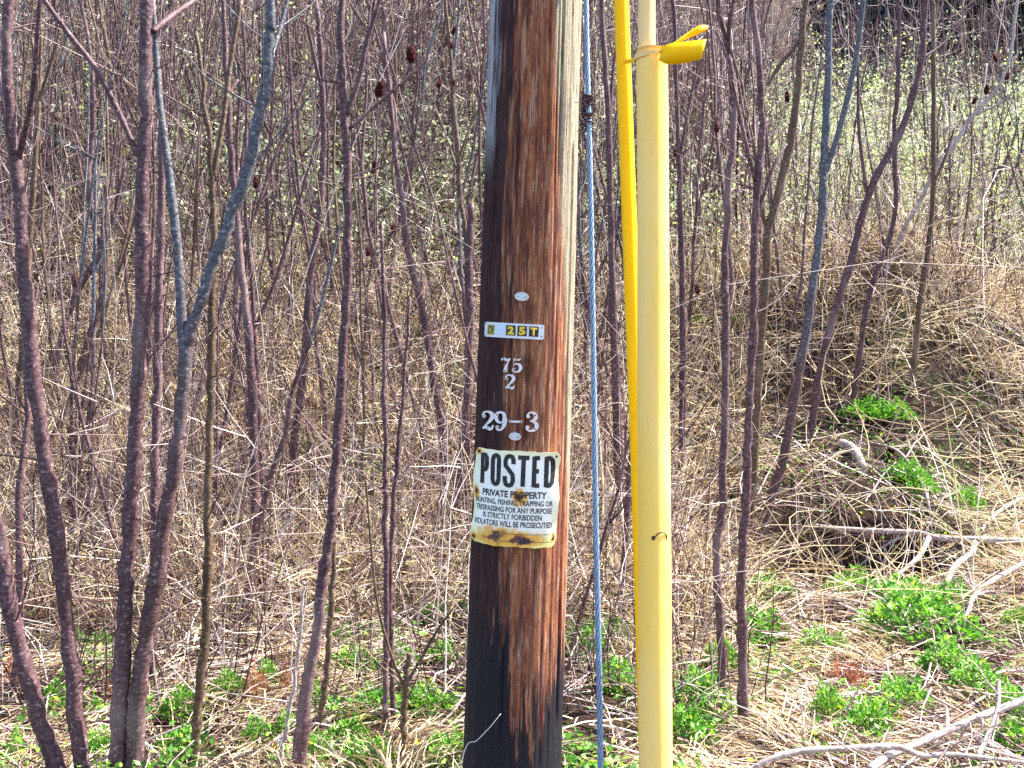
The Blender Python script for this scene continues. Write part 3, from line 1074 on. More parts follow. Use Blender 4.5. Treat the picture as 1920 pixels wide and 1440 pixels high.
def build_guards():
    g = lambda px, py, d: pix(px, py, d)
    # bright yellow guard leaning behind the pale one
    top = g(1155, -330, 2.98)
    ctrl = [top, g(1165, 0, 2.92), g(1183, 500, 2.82), g(1194, 800, 2.75), g(1203, 1100, 2.68), g(1212, 1440, 2.6)]
    e = ctrl[-1] + (ctrl[-1] - ctrl[-2]) * 0.9
    ctrl.append(np.array([e[0], e[1], float(hgt(e[0], e[1])) - 0.05]))
    root = thing('guy_guard', 'bright yellow plastic guy wire guard leaning against the paler one', 'guy guard', tuple(ctrl[-1]))
    wd = [14 / F * p[1] for p in ctrl]
    shell('guard_tube', ctrl, wd, M['yellow'], root)
    P = np.array([ctrl[0] + (ctrl[0] - ctrl[1]) * 6] + ctrl)
    child('wire', tube_mesh('wire', catmull(P, 30), np.full(30, 0.006), 8), M['steel'], root)
    # pale guard: wide lower tube, narrower upper tube sliding into it
    lo = [g(1222, 96, 2.62), g(1224, 300, 2.58), g(1225, 700, 2.50), g(1227, 1000, 2.43), g(1229, 1440, 2.33)]
    e = lo[-1] + (lo[-1] - lo[-2]) * 0.8
    lo.append(np.array([e[0], e[1], float(hgt(e[0], e[1])) - 0.05]))
    root2 = thing('guy_guard', 'faded pale yellow plastic guy wire guard with narrower tube at its top', 'guy guard', tuple(lo[-1]))
    wl = [29.5 / F * p[1] for p in lo[:1]] + [(29.5 + 2.5 * i / 4) / F * p[1] for i, p in enumerate(lo[1:])]
    tb = shell('guard_tube', lo, wl, M['paleyellow'], root2, a0=-2.75, a1=3.45, lip=0.004)
    up = [g(1212, -330, 2.70), g(1212.5, 0, 2.64), g(1213, 96, 2.62), g(1216, 240, 2.6)]
    shell('upper_tube', up, [16 / F * p[1] for p in up], M['creamyellow'], root2, lip=0.001)
    # moulded latch slot on the front of the lower tube
    i0 = np.array(g(1226, 1008, 2.428))
    r0 = 31 / F * 2.43
    sp = []
    for k, (px, py) in enumerate([(1221, 1012), (1226, 1004), (1232, 999.5), (1238, 998.5), (1243, 1001), (1247, 1006), (1247.5, 1013)]):
        x = (px - 1226) / F * 2.39
        x = max(-r0 * .97, min(r0 * .97, x))
        sp.append((i0[0] + x, i0[1] - math.sqrt(r0 * r0 - x * x) - 0.0006, CZ + (HY - py) / F * 2.39))
    child('latch_slot', tube_mesh('latch_slot', catmull(sp, 16), np.full(16, 0.0013), 6), M['tile_black'], root2)
    bk = bpy.data.meshes.new('latch')
    bm = bmesh.new()
    bmesh.ops.create_cube(bm, size=1.0)
    bmesh.ops.bevel(bm, geom=bm.edges[:], offset=0.15, segments=2, affect='EDGES')
    xx = (1221 - 1226) / F * 2.39
    for v in bm.verts:
        v.co = Vector((v.co.x * 0.007 + i0[0] + xx, v.co.y * 0.004 + i0[1] - r0 + 0.0005, v.co.z * 0.009 + CZ + (HY - 1009) / F * 2.39))
    bm.to_mesh(bk)
    child('latch', bk, M['nail'], root2)
    P = np.array([up[0] + (up[0] - up[1]) * 6, up[0], up[1], up[2], lo[1], lo[3], lo[-1]])
    child('wire', tube_mesh('wire', catmull(P, 30), np.full(30, 0.006), 8), M['steel'], root2)
    # yellow flagging tape knotted round the guard: loop and two tails
    rt = thing('flagging_tape', 'yellow ribbon knotted round the pale guard with two loose tails', 'ribbon', g(1240, 108, 2.57))

    def ribbon(name, pts, wv, th=0.0015):
        """pts rows: x,y,z ; wv: width vector per point"""
        n = 18
        c = catmull([list(p) + list(w) for p, w in zip(pts, wv)], n)
        vs, fs = [], []
        for r in c:
            p, w = r[:3], r[3:]
            for s, dy in ((0.5, 0), (-0.5, 0), (-0.5, th), (0.5, th)):
                vs.append(p + s * w + np.array([0, dy, 0]))
        for i in range(n - 1):
            for k in range(4):
                a, b = i * 4 + k, i * 4 + (k + 1) % 4
                fs.append((a, b, b + 4, a + 4))
        fs += [(3, 2, 1, 0), tuple((n - 1) * 4 + k for k in range(4))]
        me = bpy.data.meshes.new(name)
        me.from_pydata([tuple(v) for v in vs], [], fs)
        for p in me.polygons:
            p.use_smooth = len(p.vertices) == 4 and abs(p.normal.y) > 0.5
        return child(name, me, M['yellow'], rt)
    D = 2.56
    k = D / F
    W3 = lambda dx, dz, dy=0.0: (dx * k, dy, dz * k)
    ribbon('tail', [g(1238, 101, D), g(1254, 101, D - .012), g(1285, 98, D - .024), g(1320, 92, D - .03)], [W3(3, 24), W3(5, 38, -.002), W3(5, 40, -.004), W3(9, 36, -.002)])
    ribbon('tail', [g(1234, 98, D), g(1262, 82, D - .005), g(1290, 66, D + .005), g(1310, 56, D), g(1327, 52, D + .01)], [W3(2, 5), W3(3, 6, .01), W3(5, 16, .012), W3(5, 18, .005), W3(3, 9)])
    # turn of tape round the pale tube and a short tie to the bright one
    n = 40
    vs, fs = [], []
    ax = pix(1222, 106, 2.618)
    rr = 29.5 / F * 2.62 + 0.0046
    for i in range(n):
        b = 2 * math.pi * i / n
        for sg in (0.5, -0.5):
            vs.append((ax[0] + rr * math.cos(b), ax[1] - rr * math.sin(b), ax[2] + 0.004 * math.cos(b) + sg * 0.011))
    for i in range(n):
        j = (i + 1) % n
        fs.append((2 * i, 2 * j, 2 * j + 1, 2 * i + 1))
    me = bpy.data.meshes.new('wrap')
    me.from_pydata(vs, [], fs)
    for p in me.polygons:
        p.use_smooth = True
    child('wrap', me, M['creamyellow'], rt)
    ribbon('tie', [g(1200, 108, 2.60), g(1190, 112, 2.68), g(1180, 115, 2.80), g(1172, 116, 2.88)], [W3(1, 9)] * 4)


build_guards()

# ------------------------------------------------------------------ saplings traced from the photograph
def twig_set(base, dirs, lens, r0, K=5, up=0.25):
    P, R = [], []
    for b, d, L, r in zip(base, dirs, lens, r0):
        t = np.linspace(0, 1, K)[:, None]
        w = RNG.normal(0, 0.035 * L, (K, 3)) * t
        p = b + d * L * t + w + np.array([0, 0, up * L]) * t ** 2
        P.append(p)
        R.append(r * (1 - 0.75 * t[:, 0]))
    return np.array(P), np.array(R)


def fruit_mesh():
    bm = bmesh.new()
    bmesh.ops.create_icosphere(bm, subdivisions=3, radius=1.0)
    for v in bm.verts:
        z = v.co.z
        k = 0.75 + 0.35 * (0.5 - z * 0.5)
        n = random.uniform(0.82, 1.14)
        v.co = Vector((v.co.x * k * n, v.co.y * k * n, z * 1.9 * random.uniform(.95, 1.05)))
    me = bpy.data.meshes.new('fruit_head')
    bm.to_mesh(me)
    bm.free()
    me.materials.append(M['fruit'])
    return me


FRUIT = fruit_mesh()


def fruit(parent, loc, s):
    o = obj('fruit_cluster', FRUIT)
    o.scale = (s, s, s)
    o.rotation_euler = (random.uniform(-.5, .5), random.uniform(-.5, .5), random.uniform(0, 6))
    o.parent = parent
    o.location = Vector(loc) - parent.location
    return o


def traced(label, trunk, branches=(), fruits=(), mat='mauve', base=None, twigs=6, grow=True, lean=0.0, cat='sapling', group=None):
    """trunk: photo (col, row, width px) from top to foot. The foot stands on the ground; the stem keeps that distance"""
    f = trunk[-1]
    if base is None:
        b = hit(f[0], f[1])
        if f[1] >= 1400:                       # runs out of the frame: the foot is a little further down
            b = hit(f[0], f[1] + 40)
        d0 = b[1]
    else:
        d0 = base
    rows = []
    r0, r1 = trunk[0][1], f[1]
    for (px, py, w) in trunk:
        d = d0 + lean * (r1 - py) / 1000.0
        rows.append(list(pix(px, py, d)) + [w / 2 / F * d])
    rows = rows[::-1]
    # down into the soil
    dn = np.array(rows[0]) - np.array(rows[1])
    p = np.array(rows[0])
    if dn[2] < -1e-3:
        st = dn / abs(dn[2]) * 0.1
        k = 0
        while p[2] > hgt(p[0], p[1]) - 0.06 and k < 40:
            p = p + np.array([st[0] * 0.6, 0, st[2], 0.0012])
            k += 1
        if k:
            rows.insert(0, list(p))
    if grow and r0 < 40:
        q = np.array(rows[-1])
        up = q - np.array(rows[-2])
        up /= max(abs(up[2]), 1e-6)
        rows.append(list(q + up * 0.7 * np.array([1, 1, 1, 0]) + np.array([RNG.normal(0, .06), RNG.normal(0, .06), 0, -q[3] * .35])))
        rows.append(list(q + up * 1.4 * np.array([1, 1, 1, 0]) + np.array([RNG.normal(0, .12), RNG.normal(0, .12), 0, -q[3] * .7])))
    n = 16 + 4 * len(rows)
    c = catmull(rows, n)
    c[:, :2] += RNG.normal(0, 0.0026, (n, 2))
    rr = np.maximum(c[:, 3] * (1 + 0.07 * RNG.normal(0, 1, n) + 0.16 * (RNG.random(n) < .08)), 0.002)
    root = thing('sumac_sapling', label, cat, tuple(c[0, :3]), group)
    child('trunk', tube_mesh('trunk', c[:, :3], rr, 10), M[mat], root)
    zs = c[:, 2]
    for br in branches:
        j = br[-1]
        d = d0 + lean * (r1 - j[1]) / 1000.0
        out = RNG.uniform(-0.25, 0.25)
        m = len(br)
        rw = []
        for i, (px, py, w) in enumerate(br):
            dd = d + out * (m - 1 - i) / max(1, m - 1)
            rw.append(list(pix(px, py, dd)) + [w / 2 / F * dd])
        cb = catmull(rw[::-1], 8 + 4 * m)
        child('branch', tube_mesh('branch', cb[:, :3], np.maximum(cb[:, 3], 0.0015), 8), M[mat], root)
    twigs = int(twigs * 1.8)
    if twigs:
        ii = RNG.integers(int(n * 0.3), n - 1, twigs)
        bs = c[ii, :3]
        dr = np.stack([RNG.normal(0, 1, twigs), RNG.normal(0, 1, twigs), np.abs(RNG.normal(0.5, .4, twigs))], 1)
        dr /= np.linalg.norm(dr, axis=1, keepdims=True)
        P, R = twig_set(bs, dr, RNG.uniform(.15, .6, twigs), RNG.uniform(.0022, .004, twigs))
        for k in range(twigs):
            v, q, _ = tubes(P[k:k + 1], R[k:k + 1], 4)
            child('twig', mesh_np('twig', v, q, smooth=True), M[mat], root)
    for (px, py, s) in fruits:
        d = d0 + lean * (r1 - py) / 1000.0
        fruit(root, pix(px, py, d), s)
    return root


traced('thick mauve sumac trunk bowing towards the leaning stem at its side',
       [(20, 0, 17), (12, 90, 18), (20, 233, 20), (33, 333, 23), (44, 480, 25), (53, 597, 26), (67, 740, 26), (83, 847, 27), (100, 960, 27), (117, 1093, 27), (131, 1227, 28), (153, 1440, 30)],
       [[(75, 0, 9), (60, 180, 10), (34, 300, 13)]], twigs=5)
traced('short leaning mauve trunk with a sunlit edge, leaning away from the pole',
       [(-40, 840, 20), (-12, 960, 24), (0, 1027, 27), (20, 1143, 29), (44, 1243, 30), (73, 1343, 31), (104, 1440, 32)], grow=False, twigs=2)
traced('stoutest straight mauve sumac trunk with pale bark spots, crossed by a slanting branch',
       [(274, 0, 24), (275, 133, 24), (272, 267, 26), (267, 367, 26), (266, 480, 27), (263, 647, 27), (258, 747, 28), (251, 880, 29), (244, 960, 29), (237, 1093, 30), (230, 1227, 30), (224, 1340, 31), (220, 1440, 32)],
       [[(367, 0, 10), (330, 24, 11), (285, 60, 12)], [(60, -40, 8), (83, 0, 9), (130, 65, 10), (180, 130, 11), (220, 205, 11), (258, 290, 10)]], twigs=8)
traced('lichen blue trunk that slants right then splits into two limbs',
       [(508, 10, 18), (505, 60, 20), (500, 150, 22), (483, 233, 22), (466, 317, 22), (440, 383, 22), (411, 467, 20), (398, 500, 20), (380, 557, 21), (360, 613, 24), (347, 663, 27), (340, 780, 27), (327, 880, 28), (311, 960, 30), (294, 1093, 31), (274, 1193, 31), (260, 1293, 32), (250, 1440, 34)],
       [[(286, 0, 10), (297, 167, 13), (307, 250, 15), (320, 350, 17), (334, 480, 18), (340, 590, 19), (345, 668, 18)], [(545, -20, 8), (520, 70, 9), (503, 120, 10)]], mat='lichen', twigs=6)
traced('slim upright mauve stem squeezed between two stout trunks',
       [(298, 130, 10), (303, 300, 13), (300, 480, 15), (297, 580, 16), (295, 713, 16), (292, 813, 16), (290, 960, 16), (287, 1120, 17), (284, 1290, 18)], [], twigs=6)
traced('slim pale tan stem forking high into a narrow V',
       [(368, 60, 8), (390, 233, 10), (397, 333, 12), (399, 480, 13), (398, 580, 14), (396, 713, 14), (394, 813, 14), (390, 960, 15), (390, 1060, 16), (386, 1160, 16), (379, 1243, 17), (370, 1327, 17), (365, 1410, 19)],
       [[(452, 0, 9), (430, 133, 10), (420, 217, 10), (399, 340, 11)]], mat='tan', twigs=8)
traced('mauve stem that leans right and is broken off at a dark rotten foot',
       [(418, 0, 9), (423, 100, 11), (430, 233, 12), (437, 333, 13), (449, 480, 14), (460, 571, 15), (470, 680, 17), (475, 770, 17), (477, 863, 18), (477, 960, 19), (480, 1025, 19), (491, 1093, 20), (505, 1170, 22)], [[(446, 150, 6), (425, 190, 8), (430, 270, 8)]], twigs=8)
traced('tall forked mauve trunk standing alone with a black flaky foot',
       [(640, 0, 13), (641, 133, 14), (648, 233, 16), (653, 333, 16), (653, 480, 16), (647, 597, 16), (640, 713, 17), (633, 813, 17), (627, 897, 18), (622, 960, 19), (613, 1043, 19), (601, 1110, 20), (594, 1193, 20), (584, 1237, 22), (577, 1280, 24), (567, 1360, 28), (560, 1440, 31)],
       [[(718, -20, 7), (707, 17, 8), (687, 83, 10), (673, 150, 10), (650, 215, 11)], [(807, 103, 4), (765, 145, 6), (717, 187, 7), (656, 240, 8)]],
       [(771, 101, 0.017), (713, 166, 0.017)], twigs=8)
traced('wavy mauve stem with a whitish scar band, beside the tall forked trunk',
       [(590, -10, 9), (601, 90, 10), (607, 233, 11), (605, 330, 12), (597, 420, 13), (587, 480, 14), (578, 570, 15), (573, 647, 15), (563, 747, 15), (553, 813, 15), (547, 897, 16), (536, 980, 16), (540, 1060, 17)],
       [[(575, 40, 6), (590, 110, 6), (604, 170, 7)]], twigs=8)
traced('mauve stem bending over near the pole, split into twin tops',
       [(718, 60, 7), (733, 200, 9), (740, 283, 10), (750, 350, 11), (760, 433, 12), (766, 480, 12), (787, 563, 13), (800, 630, 13), (813, 713, 14), (826, 780, 14), (833, 880, 14), (836, 985, 15)], [[(700, 120, 4), (738, 190, 6), (742, 300, 7)]], twigs=8)
traced('slender tan stem with red fruit heads beside the pole',
       [(835, 0, 6), (846, 110, 7), (850, 200, 8), (857, 267, 9), (863, 367, 9), (872, 433, 9), (880, 560, 10), (882, 700, 10), (880, 850, 11), (876, 960, 11)],
       [[(905, 190, 3), (880, 240, 4), (860, 300, 5)], [(815, 200, 3), (835, 250, 4), (860, 330, 5)]],
       [(824, 156, .019), (850, 158, .017), (851, 57, .016), (846, 83, .017)], mat='tan', twigs=8)
traced('twin thin mauve rods rising from one foot, the straighter of the two',
       [(716, 420, 6), (720, 700, 8), (722, 880, 9), (723, 960, 10), (724, 1160, 10), (723, 1300, 11), (722, 1393, 12)], grow=False, twigs=5)
traced('twin thin mauve rods rising from one foot, the curved one',
       [(768, 560, 5), (752, 780, 7), (739, 930, 9), (736, 1000, 9), (731, 1120, 9), (733, 1240, 10), (739, 1370, 11)], grow=False, twigs=5)
traced('short crooked tan stump stem with a pale snapped elbow',
       [(768, 1225, 9), (763, 1262, 12), (761, 1290, 12), (758, 1340, 12), (756, 1400, 13)], [[(686, 900, 4), (692, 980, 4), (707, 1127, 5), (733, 1227, 6), (759, 1292, 7)], [(850, 1140, 4), (815, 1190, 5), (764, 1280, 6)]], mat='tan', grow=False, twigs=2)
traced('thin tan rod leaning left beside the flaky footed trunk',
       [(628, 1010, 7), (624, 1080, 9), (618, 1180, 11), (612, 1265, 12), (603, 1330, 12), (596, 1390, 13)], [[(613, 1065, 4), (620, 1130, 5), (619, 1180, 6)]], mat='tan', grow=False, twigs=3)
traced('pale straw coloured bare cane standing beside the flaky footed trunk',
       [(570, 1090, 5), (563, 1190, 6), (550, 1290, 7), (535, 1370, 8), (524, 1425, 9)], [], mat='deadwood', grow=False, twigs=2)
traced('straight mauve stem nearest the yellow guards, forked at the very top',
       [(1346, 0, 9), (1360, 71, 10), (1373, 159, 12), (1375, 248, 12), (1368, 319, 13), (1362, 425, 13), (1358, 500, 13), (1360, 586, 14), (1360, 728, 14), (1357, 834, 14), (1353, 960, 15), (1345, 1010, 15), (1344, 1066, 16), (1350, 1172, 16), (1354, 1279, 16), (1351, 1335, 17)],
       [[(1380, -20, 6), (1368, 40, 8), (1366, 100, 9)]], twigs=8)
traced('dark mauve stem growing out of a broken stump, with a branch leaning aside',
       [(1408, -10, 11), (1424, 124, 12), (1428, 248, 13), (1420, 354, 14), (1413, 480, 14), (1412, 622, 15), (1406, 728, 15), (1403, 834, 16), (1398, 960, 17), (1391, 1060, 17), (1389, 1142, 17), (1392, 1243, 17), (1393, 1330, 19), (1390, 1385, 23)],
       [[(1475, 270, 4), (1452, 310, 6), (1421, 400, 8)], [(1373, 150, 5), (1392, 240, 7), (1416, 340, 8)]], twigs=8)
traced('thick mauve limb leaning right, forking where its bark turns tan',
       [(1513, -10, 12), (1504, 71, 13), (1496, 160, 14), (1488, 230, 15), (1470, 319, 15), (1452, 390, 15), (1440, 430, 16), (1437, 500, 16), (1431, 586, 15), (1424, 692, 15), (1418, 790, 15), (1408, 960, 15), (1402, 1010, 15)],
       [[(1535, 10, 5), (1500, 75, 7), (1460, 125, 8), (1440, 160, 5)], [(1424, 330, 6), (1426, 390, 7), (1438, 425, 8)]], mat='tan', twigs=8)
traced('blue grey forked trunk leaning right across the straw mound foot',
       [(1560, -10, 11), (1556, 35, 12), (1552, 177, 14), (1546, 301, 15), (1541, 390, 16), (1532, 480, 16), (1523, 540, 16), (1512, 622, 17), (1495, 710, 18), (1481, 799, 18), (1466, 870, 18), (1449, 923, 18), (1438, 965, 18), (1426, 1010, 18), (1416, 1050, 19)],
       [[(1622, -20, 9), (1608, 89, 10), (1591, 177, 11), (1567, 266, 11), (1547, 325, 11)]], mat='lichen', twigs=10)
traced('long mauve stem sweeping right from the straw mound foot to the shade-dark spruces',
       [(1736, 0, 11), (1729, 106, 12), (1707, 195, 13), (1679, 266, 13), (1641, 336, 13), (1616, 407, 14), (1599, 480, 14), (1585, 525, 14), (1560, 604, 14), (1538, 692, 14), (1523, 790, 15), (1515, 830, 15)],
       [[(1608, 60, 5), (1609, 150, 6), (1611, 248, 7), (1625, 360, 8)], [(1810, 30, 3), (1770, 80, 4), (1728, 110, 5)]], twigs=10)
traced('thin straight tan stem crossing the crest of the straw mound',
       [(1748, -10, 8), (1750, 100, 8), (1750, 248, 9), (1750, 354, 9), (1740, 471, 10), (1731, 520, 10), (1719, 622, 10), (1711, 728, 11)], [[(1790, 240, 3), (1770, 300, 4), (1748, 350, 5)]], mat='tan', twigs=8)
traced('small grey Y shaped sapling with fruit heads on the pale green slope',
       [(1821, 248, 5), (1835, 310, 7), (1849, 372, 9), (1849, 436, 11)],
       [[(1912, 215, 3), (1893, 283, 5), (1852, 368, 6)], [(1790, 180, 2), (1805, 220, 3), (1822, 255, 4)]],
       [(1808, 232, .024), (1893, 232, .024)], mat='lichen', grow=False, twigs=5)
traced('slanting pale twiggy sapling with red fruit heads before the shade-dark spruces',
       [(1905, 20, 6), (1893, 110, 6), (1870, 165, 7), (1830, 210, 8), (1790, 270, 8), (1750, 330, 8), (1715, 395, 8), (1690, 440, 8), (1662, 510, 9)],
       [[(1920, 150, 4), (1880, 190, 4), (1830, 215, 5)], [(1850, 120, 4), (1845, 160, 4), (1835, 200, 5)]],
       [(1866, 108, .024), (1888, 142, .025), (1850, 168, .026), (1828, 188, .022)], mat='deadwood', twigs=8)
traced('thin mauve stem rising from the flat straw by the mound', [(1683, -10, 7), (1684, 142, 8), (1677, 248, 9), (1679, 390, 9), (1660, 470, 10), (1640, 520, 10), (1622, 590, 11), (1610, 680, 11), (1595, 775, 12)], [], twigs=8)
traced('upright mauve stem standing right behind the yellow guards',
       [(1262, 0, 7), (1270, 200, 8), (1276, 400, 11), (1279, 520, 12), (1281, 680, 13), (1279, 800, 13), (1276, 920, 14)], [[(1330, 60, 4), (1300, 160, 5), (1274, 300, 6)]], twigs=8)
traced('broad mauve trunk showing between the guy wire and the guards', [(1128, 0, 9), (1140, 200, 11), (1147, 500, 14), (1156, 760, 16), (1164, 960, 18), (1176, 1060, 19), (1182, 1100, 20)], [[(1165, 40, 5), (1150, 130, 6), (1143, 240, 7)]], twigs=6)
traced('mauve stem half hidden along the dark side of the pole', [(884, 380, 12), (880, 480, 14), (880, 600, 15), (877, 720, 15), (868, 830, 15), (858, 930, 15), (838, 1090, 15)], [], twigs=5)
traced('V topped tan stem with lichen patches between stouter trunks', [(60, 70, 6), (72, 180, 9), (66, 300, 10), (58, 420, 11), (48, 560, 12), (36, 720, 13), (26, 860, 13), (18, 960, 14)], [[(108, 75, 5), (88, 140, 6), (73, 190, 7)], [(73, 0, 5), (77, 80, 6), (73, 180, 7)]], mat='tan', twigs=6)
traced('slender mauve stem with a whitish knee low on the slope', [(150, 0, 6), (172, 130, 9), (174, 240, 11), (166, 330, 12), (178, 430, 10), (200, 500, 11), (190, 560, 12), (165, 640, 13), (142, 720, 14), (128, 800, 14)], [[(240, 60, 4), (205, 130, 5), (176, 210, 6)]], twigs=6)
traced('leaning dark mauve stem beside the dark earth hollow', [(236, 300, 6), (214, 400, 9), (190, 470, 11), (148, 540, 13), (122, 610, 14), (104, 690, 14), (90, 800, 15)], [], twigs=6)

# ------------------------------------------------------------------ thicket of further saplings
def thicket():
    n_ok = 0
    tries = 0
    spots = []
    while n_ok < 225 and tries < 6000:
        tries += 1
        y = 4.6 + 11.5 * RNG.random() ** 1.1
        x = RNG.uniform(-0.56, 0.56) * y
        px = CX + F * x / y
        if y < 9 and x > 1.35:                     # the open flat
            continue
        if y < 6.5 and 0.55 < x:
            continue
        if px > 1480 and RNG.random() < 0.62:
            continue
        if y < 6.2 and RNG.random() < 0.72:
            continue
        if any((x - a) ** 2 + (y - b) ** 2 < 0.07 for a, b in spots):
            continue
        spots.append((x, y))
        n_ok += 1
    for (x, y) in spots:
        z = float(hgt(x, y))
        H = RNG.uniform(2.6, 5.0) if y > 6.2 else RNG.uniform(1.2, 3.2)
        r = RNG.uniform(0.007, 0.021) * (0.85 + 0.02 * y)
        lean = RNG.normal(0, 0.13, 2)
        K = 11
        t = np.linspace(0, 1, K)
        wx = np.cumsum(RNG.normal(0, 0.028, K)) * H * 0.22
        wy = np.cumsum(RNG.normal(0, 0.028, K)) * H * 0.22
        bow = RNG.normal(0, 0.10) * H
        P = np.stack([lean[0] * H * t + wx - wx[0] + bow * (t * (1 - t)) * 1.6, lean[1] * H * t + wy - wy[0], -0.06 + (H + 0.06) * t], 1)
        R = r * (1.12 - 0.78 * t)
        kind = RNG.random()
        mat = M['mauve'] if kind < 0.68 else (M['tan'] if kind < 0.88 else M['lichen'])
        hue = 'mauve' if kind < 0.68 else ('tan' if kind < 0.88 else 'blue grey')
        forked = RNG.random() < 0.55
        hasfruit = RNG.random() < 0.09 and y > 6.5
        px = CX + F * x / y
        where = 'on the straw mound' if (px > 1450 and y > 8.3) else ('low on the grassy bank' if y < 7.2 else ('in the hillside thicket' if y < 11 else 'far up the brushy slope'))
        build = ('stout ' if r > 0.018 else ('slender ' if r < 0.0125 else '')) + ('leaning ' if abs(lean[0]) > 0.13 else 'upright ')
        lab = build + ('forked' if forked else 'unforked') + ' ' + hue + ' sapling' + (' with dark fruit heads' if hasfruit else '') + ' ' + where
        root = thing('sumac_sapling', lab, 'sapling', (x, y, z), 'saplings ' + where)
        v, q, _ = tubes(P[None], R[None], 7)
        obj('trunk', mesh_np('trunk', v, q, smooth=True), mat, root)
        if forked:
            i = int(RNG.integers(4, 8))
            L = H * (1 - t[i]) * RNG.uniform(.7, 1.05)
            az = RNG.uniform(0, 6.28)
            tt = np.linspace(0, 1, 7)
            sp = RNG.uniform(.25, .5)
            B = P[i] + np.stack([np.cos(az) * sp * L * tt ** .8, np.sin(az) * sp * L * tt ** .8, L * tt * .92], 1) + np.cumsum(RNG.normal(0, .012 * L, (7, 3)), 0) * tt[:, None]
            v, q, _ = tubes(B[None], (R[i] * .8 * (1 - .75 * tt))[None], 6)
            obj('branch', mesh_np('branch', v, q, smooth=True), mat, root)
        nt = int(RNG.integers(7, 14))
        ii = RNG.integers(3, K - 1, nt)
        d = np.stack([RNG.normal(0, 1, nt), RNG.normal(0, 1, nt), np.abs(RNG.normal(.7, .4, nt))], 1)
        d /= np.linalg.norm(d, axis=1, keepdims=True)
        TP, TR = twig_set(P[ii], d, RNG.uniform(.25, 1.1, nt), RNG.uniform(.0028, .006, nt))
        v, q, _ = tubes(TP, TR, 3)
        obj('crown', mesh_np('crown', v, q), mat, root)
        if hasfruit:
            for k in range(int(RNG.integers(1, 4))):
                o = obj('fruit_cluster', FRUIT, None, root)
                s = RNG.uniform(.018, .028)
                o.scale = (s, s, s)
                o.location = TP[k % nt][-1]


thicket()

# ------------------------------------------------------------------ fallen branches and logs on the flat
def fallen(label, pts, lift=0.03, mat='deadwood', name='fallen_branch', forks=(), dd=None):
    rows = []
    if dd:
        for i, (px, py, w) in enumerate(pts):
            d = dd[0] + (dd[1] - dd[0]) * i / (len(pts) - 1)
            rows.append(list(pix(px, py, d)) + [w / 2 / F * d])
        pts = []
    for (px, py, w) in pts:
        b = hit(px, py + 6, True)
        rows.append([b[0], b[1], float(hgt(b[0], b[1])) + lift + w / 2 / F * b[1], w / 2 / F * b[1]])
    rows = np.array(rows)
    k = np.array([0.25, 0.5, 0.25])
    if len(rows) > 3 and not dd:
        rows[1:-1, 1] = 0.25 * rows[:-2, 1] + 0.5 * rows[1:-1, 1] + 0.25 * rows[2:, 1]
    if not dd:
        rows[0, 2] -= lift
        rows[-1, 2] -= lift
    c = catmull(rows, 10 + 5 * len(rows))
    root = thing(name, label, 'branch', tuple(rows[0, :3]), 'fallen branches on the flat')
    child('limb', tube_mesh('limb', c[:, :3], np.maximum(c[:, 3] * (1 + .06 * RNG.normal(0, 1, len(c))), .002), 9), M[mat], root)
    for fk in forks:
        i = int(fk[0] * (len(c) - 1))
        b = c[i, :3]
        e = hit(fk[1], fk[2], True)
        e[2] = float(hgt(e[0], e[1])) + 0.02
        m = (b + e) / 2 + np.array([0.03, 0, 0.06])
        cc = catmull([b, m, e], 10)
        child('side_branch', tube_mesh('side_branch', cc, np.linspace(c[i, 3] * .6, c[i, 3] * .25, 10), 7), M[mat], root)
    nt = 5
    ii = RNG.integers(2, len(c) - 2, nt)
    d = np.stack([RNG.normal(0, 1, nt), RNG.normal(0, 1, nt), np.abs(RNG.normal(.3, .3, nt))], 1)
    d /= np.linalg.norm(d, axis=1, keepdims=True)
    P, R = twig_set(c[ii, :3], d, RNG.uniform(.12, .4, nt), RNG.uniform(.002, .004, nt), up=0.0)
    for j in range(nt):
        v, q, _ = tubes(P[j:j + 1], R[j:j + 1], 4)
        child('twig', mesh_np('twig', v, q, smooth=True), M[mat], root)


fallen('long pale fallen branch lying along the back of the dark hollow', [(1455, 965, 7), (1523, 985, 9), (1612, 994, 10), (1718, 999, 11), (1760, 1009, 12), (1842, 1012, 13), (1960, 1018, 13)], dd=(7.6, 7.1), forks=((.5, 1600, 1090),))
fallen('bent pale branch sloping down into the dark hollow', [(1742, 1008, 10), (1722, 1045, 9), (1683, 1077, 8), (1647, 1100, 7), (1560, 1112, 5)], dd=(7.0, 6.4))
fallen('crooked white branch standing up from the big green weed clump', [(1828, 1018, 11), (1821, 1038, 11), (1796, 1056, 11), (1778, 1084, 10), (1771, 1135, 9)], dd=(6.6, 6.15))
fallen('grey zigzag branch beside the big green weed clump', [(1940, 1046, 11), (1877, 1080, 11), (1842, 1102, 10), (1822, 1126, 10), (1814, 1151, 9), (1780, 1175, 7)], dd=(6.1, 5.45), forks=((.55, 1880, 1170),))
fallen('thick slanting fallen limb over the green patches, its end cut by shade', [(1960, 1298, 16), (1860, 1335, 15), (1807, 1357, 14), (1736, 1388, 14), (1665, 1418, 15), (1630, 1444, 16)], dd=(4.15, 3.6), forks=((.35, 1830, 1440), (.5, 1740, 1330)))
fallen('arched fallen limb lying across the straw below the weed patches', [(1400, 1448, 9), (1445, 1424, 12), (1506, 1408, 12), (1594, 1403, 12), (1683, 1401, 13), (1729, 1417, 11), (1792, 1415, 9), (1940, 1432, 7)], dd=(3.68, 3.72))
fallen('short upright forked piece resting on the thick slanting limb', [(1872, 1275, 8), (1870, 1332, 10), (1850, 1385, 10), (1834, 1416, 9)], dd=(4.0, 3.75))
